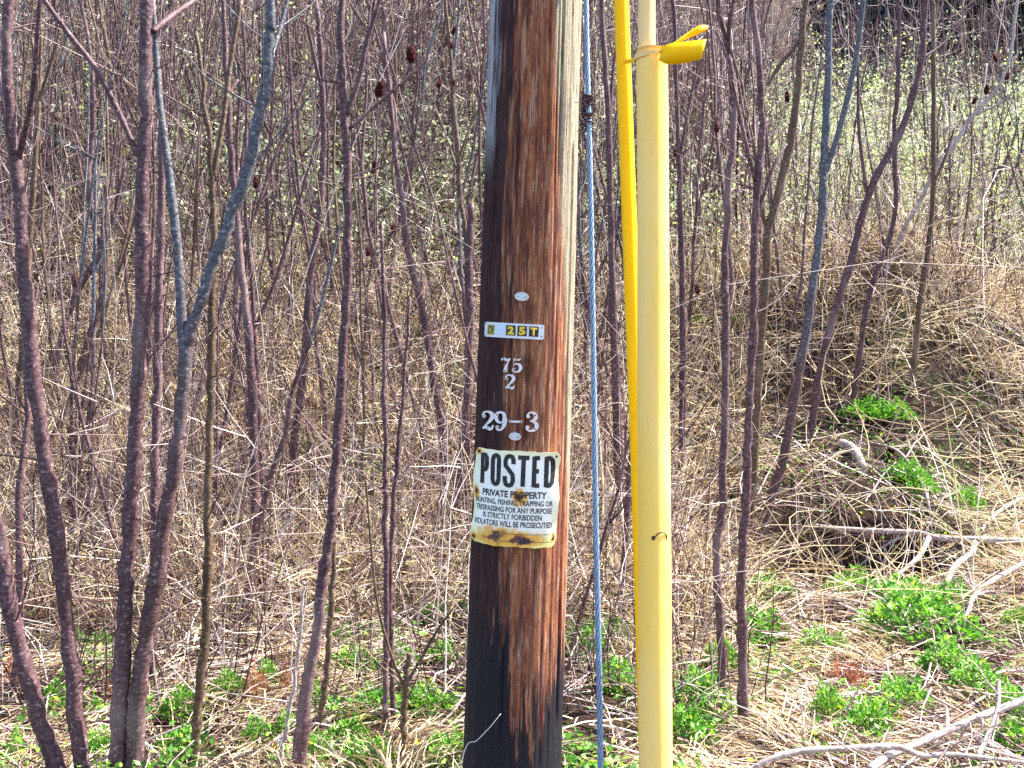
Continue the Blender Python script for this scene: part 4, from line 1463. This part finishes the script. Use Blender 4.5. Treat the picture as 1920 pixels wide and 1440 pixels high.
fallen('thick bleached log end lying in straw near the leaning stems', [(1576, 842, 17), (1600, 864, 18), (1622, 888, 16)], 0.04, name='log')
fallen('thin arching stick across the flat straw', [(1632, 828, 5), (1680, 860, 5), (1722, 901, 6), (1738, 935, 6), (1745, 962, 5)], 0.10)
fallen('slender stick sloping over the mound foot', [(1925, 925, 9), (1870, 965, 8), (1835, 985, 7)], 0.06)
fallen('pale stick lying beside the pole behind the sign', [(770, 975, 5), (800, 965, 6), (840, 972, 8), (885, 990, 7)], 0.08)
fallen('thin stick leaning in green leaves by the guard', [(1270, 1258, 4), (1330, 1290, 5), (1400, 1322, 5), (1470, 1370, 4)], 0.05)
fallen('long thin straight stick pointing at the arched limb', [(1438, 1272, 4), (1500, 1345, 6), (1560, 1392, 6)], 0.05)
fallen('whitish forked stick at the rotten foot of the leaning stem', [(484, 1105, 6), (510, 1140, 7), (545, 1172, 6)], 0.06, forks=((.5, 490, 1235),))

for i, (px, py) in enumerate([(1671, 862), (1688, 913), (1548, 1112), (1568, 1144), (1880, 1254), (1777, 1040)]):
    b = hit(px, py)
    o = tag(obj('fallen_fruit_head', FRUIT), ['red fuzzy fruit head fallen beside the bleached log', 'red fruit head lying in thin green on the flat straw', 'dark red fruit head at the front of the dark hollow',
             'bright red fruit head in the straw before the hollow', 'small red fruit head by the upright forked piece', 'reddish fruit head under the long fallen branch'][i], 'fruit head', 'fallen fruit heads')
    o.location = (b[0], b[1], b[2] + 0.045)
    s = 0.03 if i < 2 else 0.022
    o.scale = (s, s, s)
    o.rotation_euler = (1.4, 0.2, i * 1.3)

# ------------------------------------------------------------------ green weed clumps, rust-red fern clumps
def leaf_cloud(n, rx, rz, size, rng, upright=0.6):
    """folded leaflets standing over a low dome: verts, quads, tint"""
    a = rng.uniform(0, 2 * np.pi, n)
    rr = np.sqrt(rng.random(n))
    x, y = rr * np.cos(a) * rx, rr * np.sin(a) * rx
    lump = 0.55 + 0.75 * vnoise(x / rx * 3.1 + 20 + rng.integers(90), y / rx * 3.1 + 20)
    z = rz * (1 - rr ** 2 * .8) * lump * (0.35 + 0.65 * rng.random(n) ** 0.5)
    c = np.stack([x, y, z], 1)
    az = a + rng.normal(0, 0.9, n)
    el = rng.uniform(-0.2, 1.0, n) * upright + 0.1
    d = np.stack([np.cos(az) * np.cos(el), np.sin(az) * np.cos(el), np.sin(el)], 1)
    s = np.stack([-np.sin(az), np.cos(az), rng.normal(0, .35, n)], 1)
    s /= np.linalg.norm(s, axis=1, keepdims=True)
    L = size * rng.uniform(.6, 1.4, n)
    W = L * rng.uniform(.22, .4, n)
    up = np.cross(d, s)
    v0 = c
    v1 = c + d * (L * .5)[:, None] + s * W[:, None] + up * (W * .35)[:, None]
    v2 = c + d * L[:, None]
    v3 = c + d * (L * .5)[:, None] - s * W[:, None] + up * (W * .35)[:, None]
    vm = c + d * (L * .55)[:, None]
    V = np.stack([v0, v1, v2, v3, vm], 1).reshape(-1, 3)
    b = np.arange(n) * 5
    Q = np.concatenate([np.stack([b, b + 1, b + 2, b + 4], 1), np.stack([b, b + 4, b + 2, b + 3], 1)])
    tint = np.repeat(np.clip(rng.normal(.55, .22, n), 0, 1), 5)
    return V, Q, {'tint': tint}


def stems_for(n, rx, rz, rng):
    a = rng.uniform(0, 6.28, n)
    rr = np.sqrt(rng.random(n)) * rx * .8
    t = np.linspace(0, 1, 4)
    P = np.stack([np.cos(a)[:, None] * rr[:, None] * t ** .8, np.sin(a)[:, None] * rr[:, None] * t ** .8, rz * .8 * t[None] * (1.1 - (rr / rx)[:, None] * .6)], -1)
    return tubes(P, np.tile(np.linspace(.002, .001, 4), (n, 1)), 3, np.full(n, .35))


def join_np(*parts):
    vs, qs, ts, k = [], [], [], 0
    for v, q, a in parts:
        vs.append(v)
        qs.append(q + k)
        ts.append(a['tint'])
        k += len(v)
    return np.concatenate(vs), np.concatenate(qs), {'tint': np.concatenate(ts)}


WEED = []
for i in range(5):
    rg = np.random.default_rng(100 + i)
    v, q, a = leaf_cloud(1000, 1.0, 0.62, 0.125, rg, .8)
    WEED.append((v, q, a))
WEED_ME = []
for i, (v, q, a) in enumerate(WEED):
    rg = np.random.default_rng(200 + i)
    j = join_np((v, q, a), stems_for(60, 1.0, .6, rg))
    me = mesh_np('weed_leaves', *j)
    me.materials.append(M['green'])
    WEED_ME.append(me)
RUST_ME = []
for i in range(3):
    rg = np.random.default_rng(300 + i)
    v, q, a = leaf_cloud(420, 1.0, 0.9, 0.16, rg, .7)
    j = join_np((v, q, a), stems_for(50, 1.0, .9, rg))
    me = mesh_np('fern_fronds', *j)
    me.materials.append(M['rust'])
    RUST_ME.append(me)


G1 = 'weeds on the open flat'


def clump(px, py, rpx, label, mes=WEED_ME, name='weed_clump', cat='weed', group=None, hz=1.0):
    b = hit(px, py)
    r = rpx / F * b[1] * (1.25 if mes is WEED_ME else 1.5)
    o = obj(name, mes[int(RNG.integers(len(mes)))])
    o.location = (b[0], b[1], b[2] - 0.01)
    o.scale = (r, r * RNG.uniform(.8, 1.1), max(r * hz * RNG.uniform(1.0, 1.5), 0.19 if mes is WEED_ME else 0.2))
    if group == G1:
        o.scale *= 1.15
        o.scale.z *= 1.25
    o.rotation_euler = (0, 0, RNG.uniform(0, 6.28))
    tag(o, label, cat, group)


clump(1722, 1195, 72, 'largest bright green leafy weed clump, below the crooked white branch', group=G1)
clump(1688, 1140, 44, 'green weed clump touching the far side of the largest clump', group=G1)
clump(1430, 1205, 38, 'tall green weed clump beside the broken stump stem', group=G1, hz=1.5)
clump(1442, 1125, 40, 'yellow green weed patch before the dark hollow', group=G1, hz=.6)
clump(1695, 1345, 48, 'low rounded green weed clump in straw before the slanting limb', group=G1)
clump(1838, 1318, 52, 'green weed clump along the top of the slanting limb', group=G1)
clump(1785, 1268, 44, 'green weed clump between the largest clump and the slanting limb', group=G1)
clump(1552, 1362, 26, 'small yellow green weed among rust coloured litter', group=G1)
clump(1632, 1385, 30, 'small dark green weed just behind the arched limb', group=G1)
clump(1320, 1325, 46, 'green weed clump beside the foot of the pale yellow guard', group=G1)
clump(1350, 1262, 26, 'narrow green weed between the two nearest stems by the guards', group=G1, hz=1.4)
clump(1290, 1400, 42, 'shaded dark green weed at the guard foot', group=G1)
clump(1912, 1195, 30, 'green weed clump by the zigzag branch end', group=G1)
clump(1908, 1360, 38, 'green weed clump in front of the slanting limb end', group=G1)
clump(1795, 1145, 30, 'green weeds under the grey zigzag branch', group=G1)
clump(1600, 1118, 34, 'thin green weed strip along the hollow edge', group=G1, hz=.6)
clump(1540, 1235, 40, 'flat pale green weed mat in the open straw', group=G1, hz=.3)
clump(1622, 790, 34, 'small green weed at the mound foot by the leaning stems', group=G1)
clump(1674, 790, 30, 'small green weed at the mound foot, alone in flat straw', group=G1)
clump(1700, 905, 30, 'yellow green weed patch by the fallen fruit heads', group=G1, hz=.5)
clump(1722, 925, 26, 'yellow green weed spot beside the thin arching stick', group=G1, hz=.5)
clump(1808, 955, 30, 'green weeds behind the long fallen branch', group=G1, hz=.5)
clump(1895, 1420, 34, 'pale green weed beside the arched limb tip', group=G1)
clump(1092, 1235, 38, 'green leafy weed between the pole and the guy wire', group=G1)
clump(1146, 1145, 34, 'green weed behind the guy wire, higher on the bank', group=G1)
clump(1165, 1300, 44, 'green weed between the guy wire and the pale guard', group=G1)
clump(1150, 1215, 30, 'dark green weed just behind the guy wire', group=G1)
G2 = 'weeds under the saplings'
L2 = 'green leafy weed clump in straw among the sapling feet'
for px, py, r, hz in ((800, 1335, 48, 1), (842, 1432, 42, 1), (662, 1262, 44, .8), (640, 1215, 28, 1), (742, 1255, 36, .9), (484, 1405, 36, 1), (188, 1425, 34, 1), (300, 1125, 20, 1.6), (425, 1155, 44, .6),
                      (345, 1345, 36, 1), (425, 1312, 34, .8), (340, 1420, 40, .8), (540, 1385, 30, 1), (260, 1190, 26, 1.2), (190, 1230, 32, .5), (460, 1180, 26, .8), (60, 1045, 20, 1), (30, 1425, 22, 1),
                      (150, 1222, 20, 1), (500, 1290, 24, .7), (705, 1330, 40, .6), (650, 1400, 40, .5), (760, 1150, 22, .8), (830, 1240, 28, .7), (815, 1165, 24, .8), (210, 1060, 18, .8), (590, 1330, 22, .9),
                      (105, 1330, 24, .5), (455, 1035, 18, .8), (860, 1080, 22, .6), (1100, 1130, 24, .7), (690, 1440, 50, .6), (590, 1430, 30, .7)):
    clump(px, py, r, ('broad ' if r >= 40 else ('medium ' if r >= 30 else ('small ' if r >= 23 else 'tiny '))) + ('low ' if hz < .75 else ('tall ' if hz > 1.1 else '')) + L2, group=G2, hz=hz)
L3 = 'yellow green weed patch high on the straw bank'
for px, py, r in ((680, 885, 34), (705, 860, 24), (525, 765, 26), (540, 815, 24), (670, 775, 30), (512, 850, 24), (350, 760, 16), (410, 735, 14), (215, 880, 16), (322, 690, 14), (200, 740, 16), (585, 850, 26), (655, 900, 22), (380, 565, 14), (590, 930, 20), (860, 715, 14), (1275, 700, 18), (1310, 610, 22), (1380, 610, 20)):
    clump(px, py, r, L3, group='weeds on the bank', hz=.8)
L4 = 'rust red dead fern clump under the saplings'
for px, py, r in ((40, 1085, 30), (42, 1180, 34), (150, 970, 34), (205, 965, 28), (95, 1120, 24), (190, 1170, 18), (330, 1190, 20), (30, 1290, 24), (60, 905, 22), (70, 870, 20), (215, 1330, 20), (480, 1330, 20), (540, 1320, 16), (155, 1010, 26), (330, 1000, 16), (595, 790, 22), (380, 860, 16), (445, 830, 16), (820, 650, 16), (545, 595, 14), (620, 585, 14), (1575, 1305, 24), (1605, 1312, 18), (430, 985, 14)):
    clump(px, py, r, L4 if px < 1000 else 'rust red dead fern clump on the open flat', RUST_ME, 'dead_fern', 'fern', 'dead ferns', hz=.8)

# ------------------------------------------------------------------ straw, dead stalks, brush
def straw_density(x, y):
    d = np.ones_like(x)
    d *= 1 - 0.995 * np.exp(-(((x - 2.35) / 0.95) ** 2 + ((y - 7.25) / 0.5) ** 2) ** 2)
    d *= 1 - 0.9 * np.exp(-((x + 4.4) / 0.6) ** 2 - ((y - 10.2) / 0.4) ** 2)
    d *= 0.14 + 0.86 * sst(vnoise(x * 2.3 + 31, y * 2.3 + 11), 0.34, 0.62)
    d *= 0.4 + 0.6 * sst(vnoise(x * 0.8 + 3, y * 0.8 + 77), 0.3, 0.55)
    return d


def sample(n, y0, y1, power, half=0.56, extra=0.5, dens=None, rng=RNG):
    out = np.zeros((0, 2))
    while len(out) < n:
        m = n * 2
        u = rng.random(m)
        e = 1 - power
        y = (y0 ** e + u * (y1 ** e - y0 ** e)) ** (1 / e)
        x = rng.uniform(-1, 1, m) * (half * y + extra)
        k = np.ones(m, bool) if dens is None else rng.random(m) < dens(x, y)
        out = np.concatenate([out, np.stack([x, y], 1)[k]])
    return out[:n]


def blades(xy, lift, L, az, el0, el1, w, tint, segs=3):
    """curved ribbons: elevation goes from el0 to el1 along the blade"""
    n = len(xy)
    t = np.linspace(0, 1, segs + 1)
    p = np.zeros((n, segs + 1, 3))
    p[:, 0, :2] = xy
    p[:, 0, 2] = hgt(xy[:, 0], xy[:, 1]) + lift
    dax = RNG.normal(0, .22, n)
    for k in range(segs):
        e = el0 + (el1 - el0) * (k + .5) / segs
        a = az + dax * k
        st = (L / segs)[:, None] * np.stack([np.cos(a) * np.cos(e), np.sin(a) * np.cos(e), np.sin(e)], 1)
        p[:, k + 1] = p[:, k] + st
    g = hgt(p[..., 0], p[..., 1]) + 0.004
    p[..., 2] = np.maximum(p[..., 2], g)
    tw = RNG.uniform(0, np.pi, n)
    s = np.stack([-np.sin(az) * np.cos(tw), np.cos(az) * np.cos(tw), np.sin(tw)], 1)
    wk = w[:, None] * (1 - .8 * t ** 2)[None]
    A = p + s[:, None] * wk[..., None] * .5
    B = p - s[:, None] * wk[..., None] * .5
    V = np.stack([A, B], 2).reshape(-1, 3)
    i = np.arange(n * (segs + 1) * 2).reshape(n, segs + 1, 2)
    Q = np.stack([i[:, :-1, 0], i[:, :-1, 1], i[:, 1:, 1], i[:, 1:, 0]], -1).reshape(-1, 4)
    return V, Q, {'tint': np.repeat(np.clip(tint, 0, 1), (segs + 1) * 2)}


def build_straw():
    # matted litter lying in combed tufts
    n = 92000
    xy = sample(n, 3.0, 15, 1.55, dens=straw_density)
    comb = vnoise(xy[:, 0] * 1.1 + 5, xy[:, 1] * 1.1) * 9 + vnoise(xy[:, 0] * 4 + 50, xy[:, 1] * 4) * 3
    az = comb + RNG.normal(0, .75, n)
    # on the flat and the mound the straw lies downhill, towards the road and aside
    fl = (xy[:, 0] > 1.6) & (xy[:, 1] > 6.5)
    az = np.where(fl, RNG.normal(-0.35, .5, n) + np.pi * (RNG.random(n) < .5), az)
    L = RNG.uniform(.06, .30, n) * (0.7 + .05 * xy[:, 1])
    tint = np.where(RNG.random(n) < .38, RNG.normal(.14, .12, n), RNG.normal(.80, .2, n)) - .22 * (vnoise(xy[:, 0] * 1.7, xy[:, 1] * 1.7 + 40) - .5)
    tuft = vnoise(xy[:, 0] * 3 + 9, xy[:, 1] * 3 + 60)
    el0 = RNG.uniform(-.05, .55, n) + .6 * (tuft > .62)
    a = blades(xy, RNG.uniform(0, .05, n), L, az, el0, RNG.uniform(-.6, .1, n), RNG.uniform(.0022, .0066, n) * (.75 + .07 * xy[:, 1]), tint)
    o = obj('straw_litter', mesh_np('straw_litter', *a), M['straw'])
    stuff(o, 'matted pale dry straw covering the bank and flat', 'straw')
    # standing and arching dead stalks on the bank
    n = 27000
    xy = sample(n, 5.6, 16, 1.3, dens=lambda x, y: straw_density(x, y) * np.where((x > 1.4) & (y < 9), .06, 1.0))
    L = RNG.uniform(.25, .95, n) * (1 - .45 * (xy[:, 0] / xy[:, 1] > .3))
    az = RNG.uniform(0, 6.28, n)
    a = blades(xy, np.zeros(n), L, az, RNG.uniform(.6, 1.5, n), RNG.uniform(-.9, 1.2, n), RNG.uniform(.003, .0085, n) * (.7 + .08 * xy[:, 1]), np.where(RNG.random(n) < .45, RNG.normal(.12, .12, n), RNG.normal(.82, .2, n)), 4)
    o = obj('dead_stalks', mesh_np('dead_stalks', *a), M['straw'])
    stuff(o, 'tangled standing dead grass stalks on the bank', 'dead grass')


build_straw()


def build_brush():
    # upright canes and arching briars
    n = 5200
    xy = sample(n, 4.3, 17, 1.2, dens=lambda x, y: np.where((x > 1.1) & (y < 8.6), .03, 1.0) * np.where(y < 5.6, .35, 1.0) * (.35 + .65 * sst(vnoise(x * 1.3 + 70, y * 1.3), .3, .6)))
    K = 6
    t = np.linspace(0, 1, K)
    H = RNG.uniform(.3, 1.5, n) ** 1.2 * (.7 + .05 * xy[:, 1])
    H = np.where((RNG.random(n) < .28) & (xy[:, 1] > 6), H * 2.3, H)
    az = RNG.uniform(0, 6.28, n)
    lean = np.abs(RNG.normal(.12, .2, n))
    arch = np.where(RNG.random(n) < .3, RNG.uniform(.4, 1.1, n), RNG.uniform(0, .12, n))
    out = H[:, None] * (lean[:, None] * t + arch[:, None] * t ** 2 * .8)
    zz = H[:, None] * (t * (1 - .15 * lean[:, None]) - arch[:, None] * .55 * t ** 2.2)
    z0 = hgt(xy[:, 0], xy[:, 1])
    wob = np.cumsum(RNG.normal(0, .012, (n, K, 2)), 1) * H[:, None, None]
    P = np.stack([xy[:, 0:1] + np.cos(az)[:, None] * out + wob[..., 0], xy[:, 1:2] + np.sin(az)[:, None] * out + wob[..., 1], z0[:, None] - .02 + zz], -1)
    r = RNG.uniform(.0018, .0056, n) * (.65 + .05 * xy[:, 1])
    R = r[:, None] * (1 - .7 * t)
    tint = np.clip(np.where(RNG.random(n) < .5, RNG.normal(.2, .12, n), RNG.normal(.7, .2, n)), 0, 1)
    a = tubes(P, R, 3, tint)
    # side twigs
    m = 15000
    ii = RNG.integers(0, n, m)
    kk = RNG.integers(2, K, m)
    b = P[ii, kk]
    d = np.stack([RNG.normal(0, 1, m), RNG.normal(0, 1, m), RNG.normal(.45, .5, m)], 1)
    d /= np.linalg.norm(d, axis=1, keepdims=True)
    TP, TR = [], []
    L = RNG.uniform(.08, .5, m)
    t4 = np.linspace(0, 1, 4)
    TP = b[:, None] + d[:, None] * (L[:, None] * t4)[..., None] + np.cumsum(RNG.normal(0, .02, (m, 4, 3)), 1) * L[:, None, None]
    TR = (r[ii] * .6)[:, None] * (1 - .6 * t4)
    a2 = tubes(TP, TR, 3, np.clip(tint[ii] + RNG.normal(.1, .15, m), 0, 1))
    o = obj('dead_brush', mesh_np('dead_brush', *join_np(a, a2)), M['brush'])
    stuff(o, 'tangle of thin bare canes and briars filling the thicket', 'brush')
    # twigs lying on the ground
    n = 5200
    xy = sample(n, 3.3, 12, 1.5, dens=lambda x, y: np.where((x > 1.2), 1.0, .45) * ((x ** 2 + (y - PD) ** 2) > .6))
    az = RNG.uniform(0, 6.28, n)
    L = RNG.uniform(.15, .75, n)
    t5 = np.linspace(-.5, .5, 5)
    X = xy[:, 0:1] + np.cos(az)[:, None] * L[:, None] * t5 + RNG.normal(0, .008, (n, 5))
    Y = xy[:, 1:2] + np.sin(az)[:, None] * L[:, None] * t5 + RNG.normal(0, .008, (n, 5))
    Zm = hgt(X, Y) + RNG.uniform(.01, .07, (n, 1)) + (t5 * L[:, None]) * RNG.normal(0, .18, (n, 1))
    Z = np.maximum(Zm, hgt(X, Y) + .004)
    a = tubes(np.stack([X, Y, Z], -1), RNG.uniform(.002, .006, n)[:, None] * np.linspace(1, .5, 5), 3, np.clip(RNG.normal(.62, .3, n), 0, 1))
    o = obj('fallen_twigs', mesh_np('fallen_twigs', *a), M['brush'])
    stuff(o, 'scattered pale fallen twigs lying on the straw', 'twigs')
    # pale broken sticks leaning every way in the matted bank
    n = 4200
    xy = sample(n, 5.4, 13.5, 1.3, dens=lambda x, y: np.where((x > 1.2) & (y < 9), .25, 1.0))
    az = RNG.uniform(0, 6.28, n)
    el = RNG.normal(.35, .45, n)
    L = RNG.uniform(.2, .95, n)
    t5 = np.linspace(0, 1, 5)
    bend = RNG.normal(0, .12, (n, 1)) * L[:, None] * (t5 * (1 - t5)) * 4
    X = xy[:, 0:1] + np.cos(az)[:, None] * np.cos(el)[:, None] * L[:, None] * t5 - np.sin(az)[:, None] * bend
    Y = xy[:, 1:2] + np.sin(az)[:, None] * np.cos(el)[:, None] * L[:, None] * t5 + np.cos(az)[:, None] * bend
    Z = np.maximum(hgt(xy[:, 0], xy[:, 1])[:, None] + RNG.uniform(0, .35, (n, 1)) + np.sin(el)[:, None] * L[:, None] * t5 + bend * .5, hgt(X, Y) + .01)
    a = tubes(np.stack([X, Y, Z], -1), (RNG.uniform(.0022, .0052, n) * (.7 + .05 * xy[:, 1]))[:, None] * np.linspace(1, .45, 5), 3, np.clip(RNG.normal(.8, .2, n), 0, 1))
    o = obj('broken_sticks', mesh_np('broken_sticks', *a), M['straw'])
    stuff(o, 'pale broken sticks criss-crossing the matted bank', 'sticks')
    # small seedlings between the straw
    n = 15000
    xy = sample(n, 3.2, 10, 1.6, dens=lambda x, y: np.clip(sst(vnoise(x * 4.2 + 17, y * 4.2 + 3), .66, .8) + .02 + .9 * np.exp(-((x - 3.0) / .9) ** 2 - ((y - 8.0) / .7) ** 2), 0, 1) * np.where((y > 7) & (x < 1.5), .35, 1.0))
    c = np.column_stack([xy, hgt(xy[:, 0], xy[:, 1]) + .015 + .11 * RNG.random(n)])
    aa = RNG.uniform(0, 6.28, n)
    d = np.stack([np.cos(aa), np.sin(aa), RNG.normal(.4, .5, n)], 1)
    d /= np.linalg.norm(d, axis=1, keepdims=True)
    e = np.cross(d, RNG.normal(0, .6, (n, 3)) + np.array([0, 0, 1]))
    e /= np.linalg.norm(e, axis=1, keepdims=True)
    sz = RNG.uniform(.008, .02, n)
    V = np.stack([c - d * sz[:, None], c + e * (sz * .5)[:, None], c + d * sz[:, None], c - e * (sz * .5)[:, None]], 1).reshape(-1, 3)
    o = obj('green_seedlings', mesh_np('green_seedlings', V, np.arange(n * 4).reshape(n, 4), {'tint': np.repeat(np.clip(RNG.normal(.5, .27, n), 0, 1), 4)}), M['green'])
    stuff(o, 'tiny green seedlings sprinkled between the straw', 'seedlings')


build_brush()


def build_far():
    # thin stems far up the slope
    n = 4200
    xy = sample(n, 12, 40, 1.02, half=.58, dens=lambda x, y: np.where((x / y > .24) & (y < 24), .22, 1.0))
    K = 5
    t = np.linspace(0, 1, K)
    H = RNG.uniform(1.5, 5.0, n)
    H = np.where((xy[:, 0] / xy[:, 1] > .24) & (xy[:, 1] < 24), H * .45, H)
    az = RNG.uniform(0, 6.28, n)
    ln = np.abs(RNG.normal(0, .18, n))
    wob = np.cumsum(RNG.normal(0, .02, (n, K, 2)), 1) * H[:, None, None]
    z0 = hgt(xy[:, 0], xy[:, 1])
    P = np.stack([xy[:, 0:1] + np.cos(az)[:, None] * ln[:, None] * H[:, None] * t + wob[..., 0], xy[:, 1:2] + np.sin(az)[:, None] * ln[:, None] * H[:, None] * t + wob[..., 1], z0[:, None] - .05 + H[:, None] * t], -1)
    r = RNG.uniform(.006, .02, n)
    tint = np.clip(RNG.normal(.42, .22, n), 0, 1)
    a = tubes(P, r[:, None] * (1 - .7 * t), 3, tint)
    m = 18000
    ii = RNG.integers(0, n, m)
    b = P[ii, RNG.integers(1, K, m)]
    d = np.stack([RNG.normal(0, 1, m), RNG.normal(0, 1, m), RNG.normal(.6, .5, m)], 1)
    d /= np.linalg.norm(d, axis=1, keepdims=True)
    L = RNG.uniform(.3, 1.3, m)
    t3 = np.linspace(0, 1, 3)
    TP = b[:, None] + d[:, None] * (L[:, None] * t3)[..., None] + np.cumsum(RNG.normal(0, .03, (m, 3, 3)), 1) * L[:, None, None]
    a2 = tubes(TP, np.full(m, .005)[:, None] * RNG.uniform(.6, 1.6, m)[:, None] * (1 - .5 * t3), 3, np.clip(tint[ii] + RNG.normal(.12, .2, m), 0, 1))
    o = obj('far_thicket', mesh_np('far_thicket', *join_np(a, a2)), M['brush'])
    stuff(o, 'distant grey mauve thicket of bare stems up the slope', 'thicket')
    # pale new leaves of the undergrowth
    n = 170000
    def gd(x, y):
        k = sst(vnoise(x * .55 + 12, y * .55 + 5), .28, .55)
        right = sst(x / y, .16, .30)
        return np.clip(k * 1.0 + right * .7 * (y < 34), 0.02, 1) * np.where(y < 11, .10, 1) * np.where((x / y > .2) & (y < 13), .03, 1)
    g = n // 16
    cc = sample(g, 9.5, 36, 1.1, half=.56, dens=gd)
    ch = np.abs(RNG.normal(0, .8, g)) * (.4 + 1.0 * vnoise(cc[:, 0] * 1.2, cc[:, 1] * 1.2 + 33)) + .05
    ci = RNG.integers(0, g, n)
    sg = RNG.uniform(.08, .26, g)[ci]
    xy = cc[ci] + RNG.normal(0, 1, (n, 2)) * sg[:, None]
    z = hgt(xy[:, 0], xy[:, 1]) + np.maximum(ch[ci] + RNG.normal(0, 1, n) * sg * .7, .02)
    c = np.column_stack([xy, z])
    d = RNG.normal(0, 1, (n, 3))
    d /= np.linalg.norm(d, axis=1, keepdims=True)
    e = np.cross(d, RNG.normal(0, 1, (n, 3)))
    e /= np.linalg.norm(e, axis=1, keepdims=True)
    s = RNG.uniform(.014, .030, n) * (.6 + .045 * xy[:, 1])
    V = np.stack([c - d * s[:, None], c + e * (s * .55)[:, None], c + d * s[:, None], c - e * (s * .55)[:, None]], 1).reshape(-1, 3)
    Q = np.arange(n * 4).reshape(n, 4)
    tint = np.clip(RNG.normal(.6, .2, n) + RNG.normal(0, .16, g)[ci] + .4 * (vnoise(xy[:, 0] * .9 + 3, xy[:, 1] * .9) > .74), 0, 1)
    o = obj('undergrowth_leaves', mesh_np('undergrowth_leaves', V, Q, {'tint': np.repeat(tint, 4)}), M['farleaf'])
    stuff(o, 'pale green new leaves of undergrowth on the slope', 'undergrowth')


build_far()


def spruce(x, y, H, label):  # conifers added as a dark mass in place of the far wood's shade
    z = float(hgt(x, y))
    root = thing('shade_spruce_tree', label, 'spruce', (x, y, z), 'spruces standing in for forest shade beyond the slope')
    t = np.linspace(0, 1, 8)
    v, q, _ = tubes(np.stack([0 * t, 0 * t, -.2 + H * t], 1)[None], (.22 * (1 - .92 * t))[None], 8)
    obj('trunk', mesh_np('trunk', v, q, smooth=True), M['lichen'], root)
    n = 260
    hz = np.sqrt(RNG.random(n)) * .0 + RNG.random(n)
    R = (1 - hz) * H * .26 + .25
    az = RNG.uniform(0, 6.28, n)
    V, Q, T = [], [], []
    m = 22
    for k in range(n):
        d = np.array([np.cos(az[k]), np.sin(az[k])])
        s = RNG.uniform(0.05, 1, m)
        px = d[0] * R[k] * s + RNG.normal(0, .10, m)
        py = d[1] * R[k] * s + RNG.normal(0, .10, m)
        pz = .4 + hz[k] * (H - .5) - .35 * R[k] * s ** 1.5 + RNG.normal(0, .05, m)
        c = np.stack([px, py, pz], 1)
        dd = np.stack([np.full(m, d[0]), np.full(m, d[1]), np.full(m, -.6)], 1) + RNG.normal(0, .35, (m, 3))
        dd /= np.linalg.norm(dd, axis=1, keepdims=True)
        e = np.cross(dd, RNG.normal(0, 1, (m, 3)))
        e /= np.linalg.norm(e, axis=1, keepdims=True)
        V.append(np.stack([c, c + dd * .16 + e * .07, c + dd * .36, c + dd * .16 - e * .07], 1).reshape(-1, 3))
        T.append(np.repeat(RNG.random(m), 4))
    V = np.concatenate(V)
    obj('crown', mesh_np('crown', V, np.arange(len(V)).reshape(-1, 4), {'tint': np.concatenate(T)}), M['spruce'], root)


for k, (px, d, H) in enumerate([(1690, 38, 12), (1760, 33, 12), (1815, 36, 14), (1868, 32, 13), (1925, 34, 14), (1985, 31, 12), (1620, 43, 12), (1730, 42, 14), (1840, 43, 15), (1910, 45, 15), (2050, 36, 13), (1560, 46, 12)]):
    spruce((px - CX) / F * d, d, H, ('tall ' if H > 13 else 'shorter ') + 'spruce coloured like forest shade ' + ('at the very back of the stand' if d > 41 else ('fronting the stand behind the pale green slope' if d < 34.5 else 'in the middle of the stand behind the green slope')))
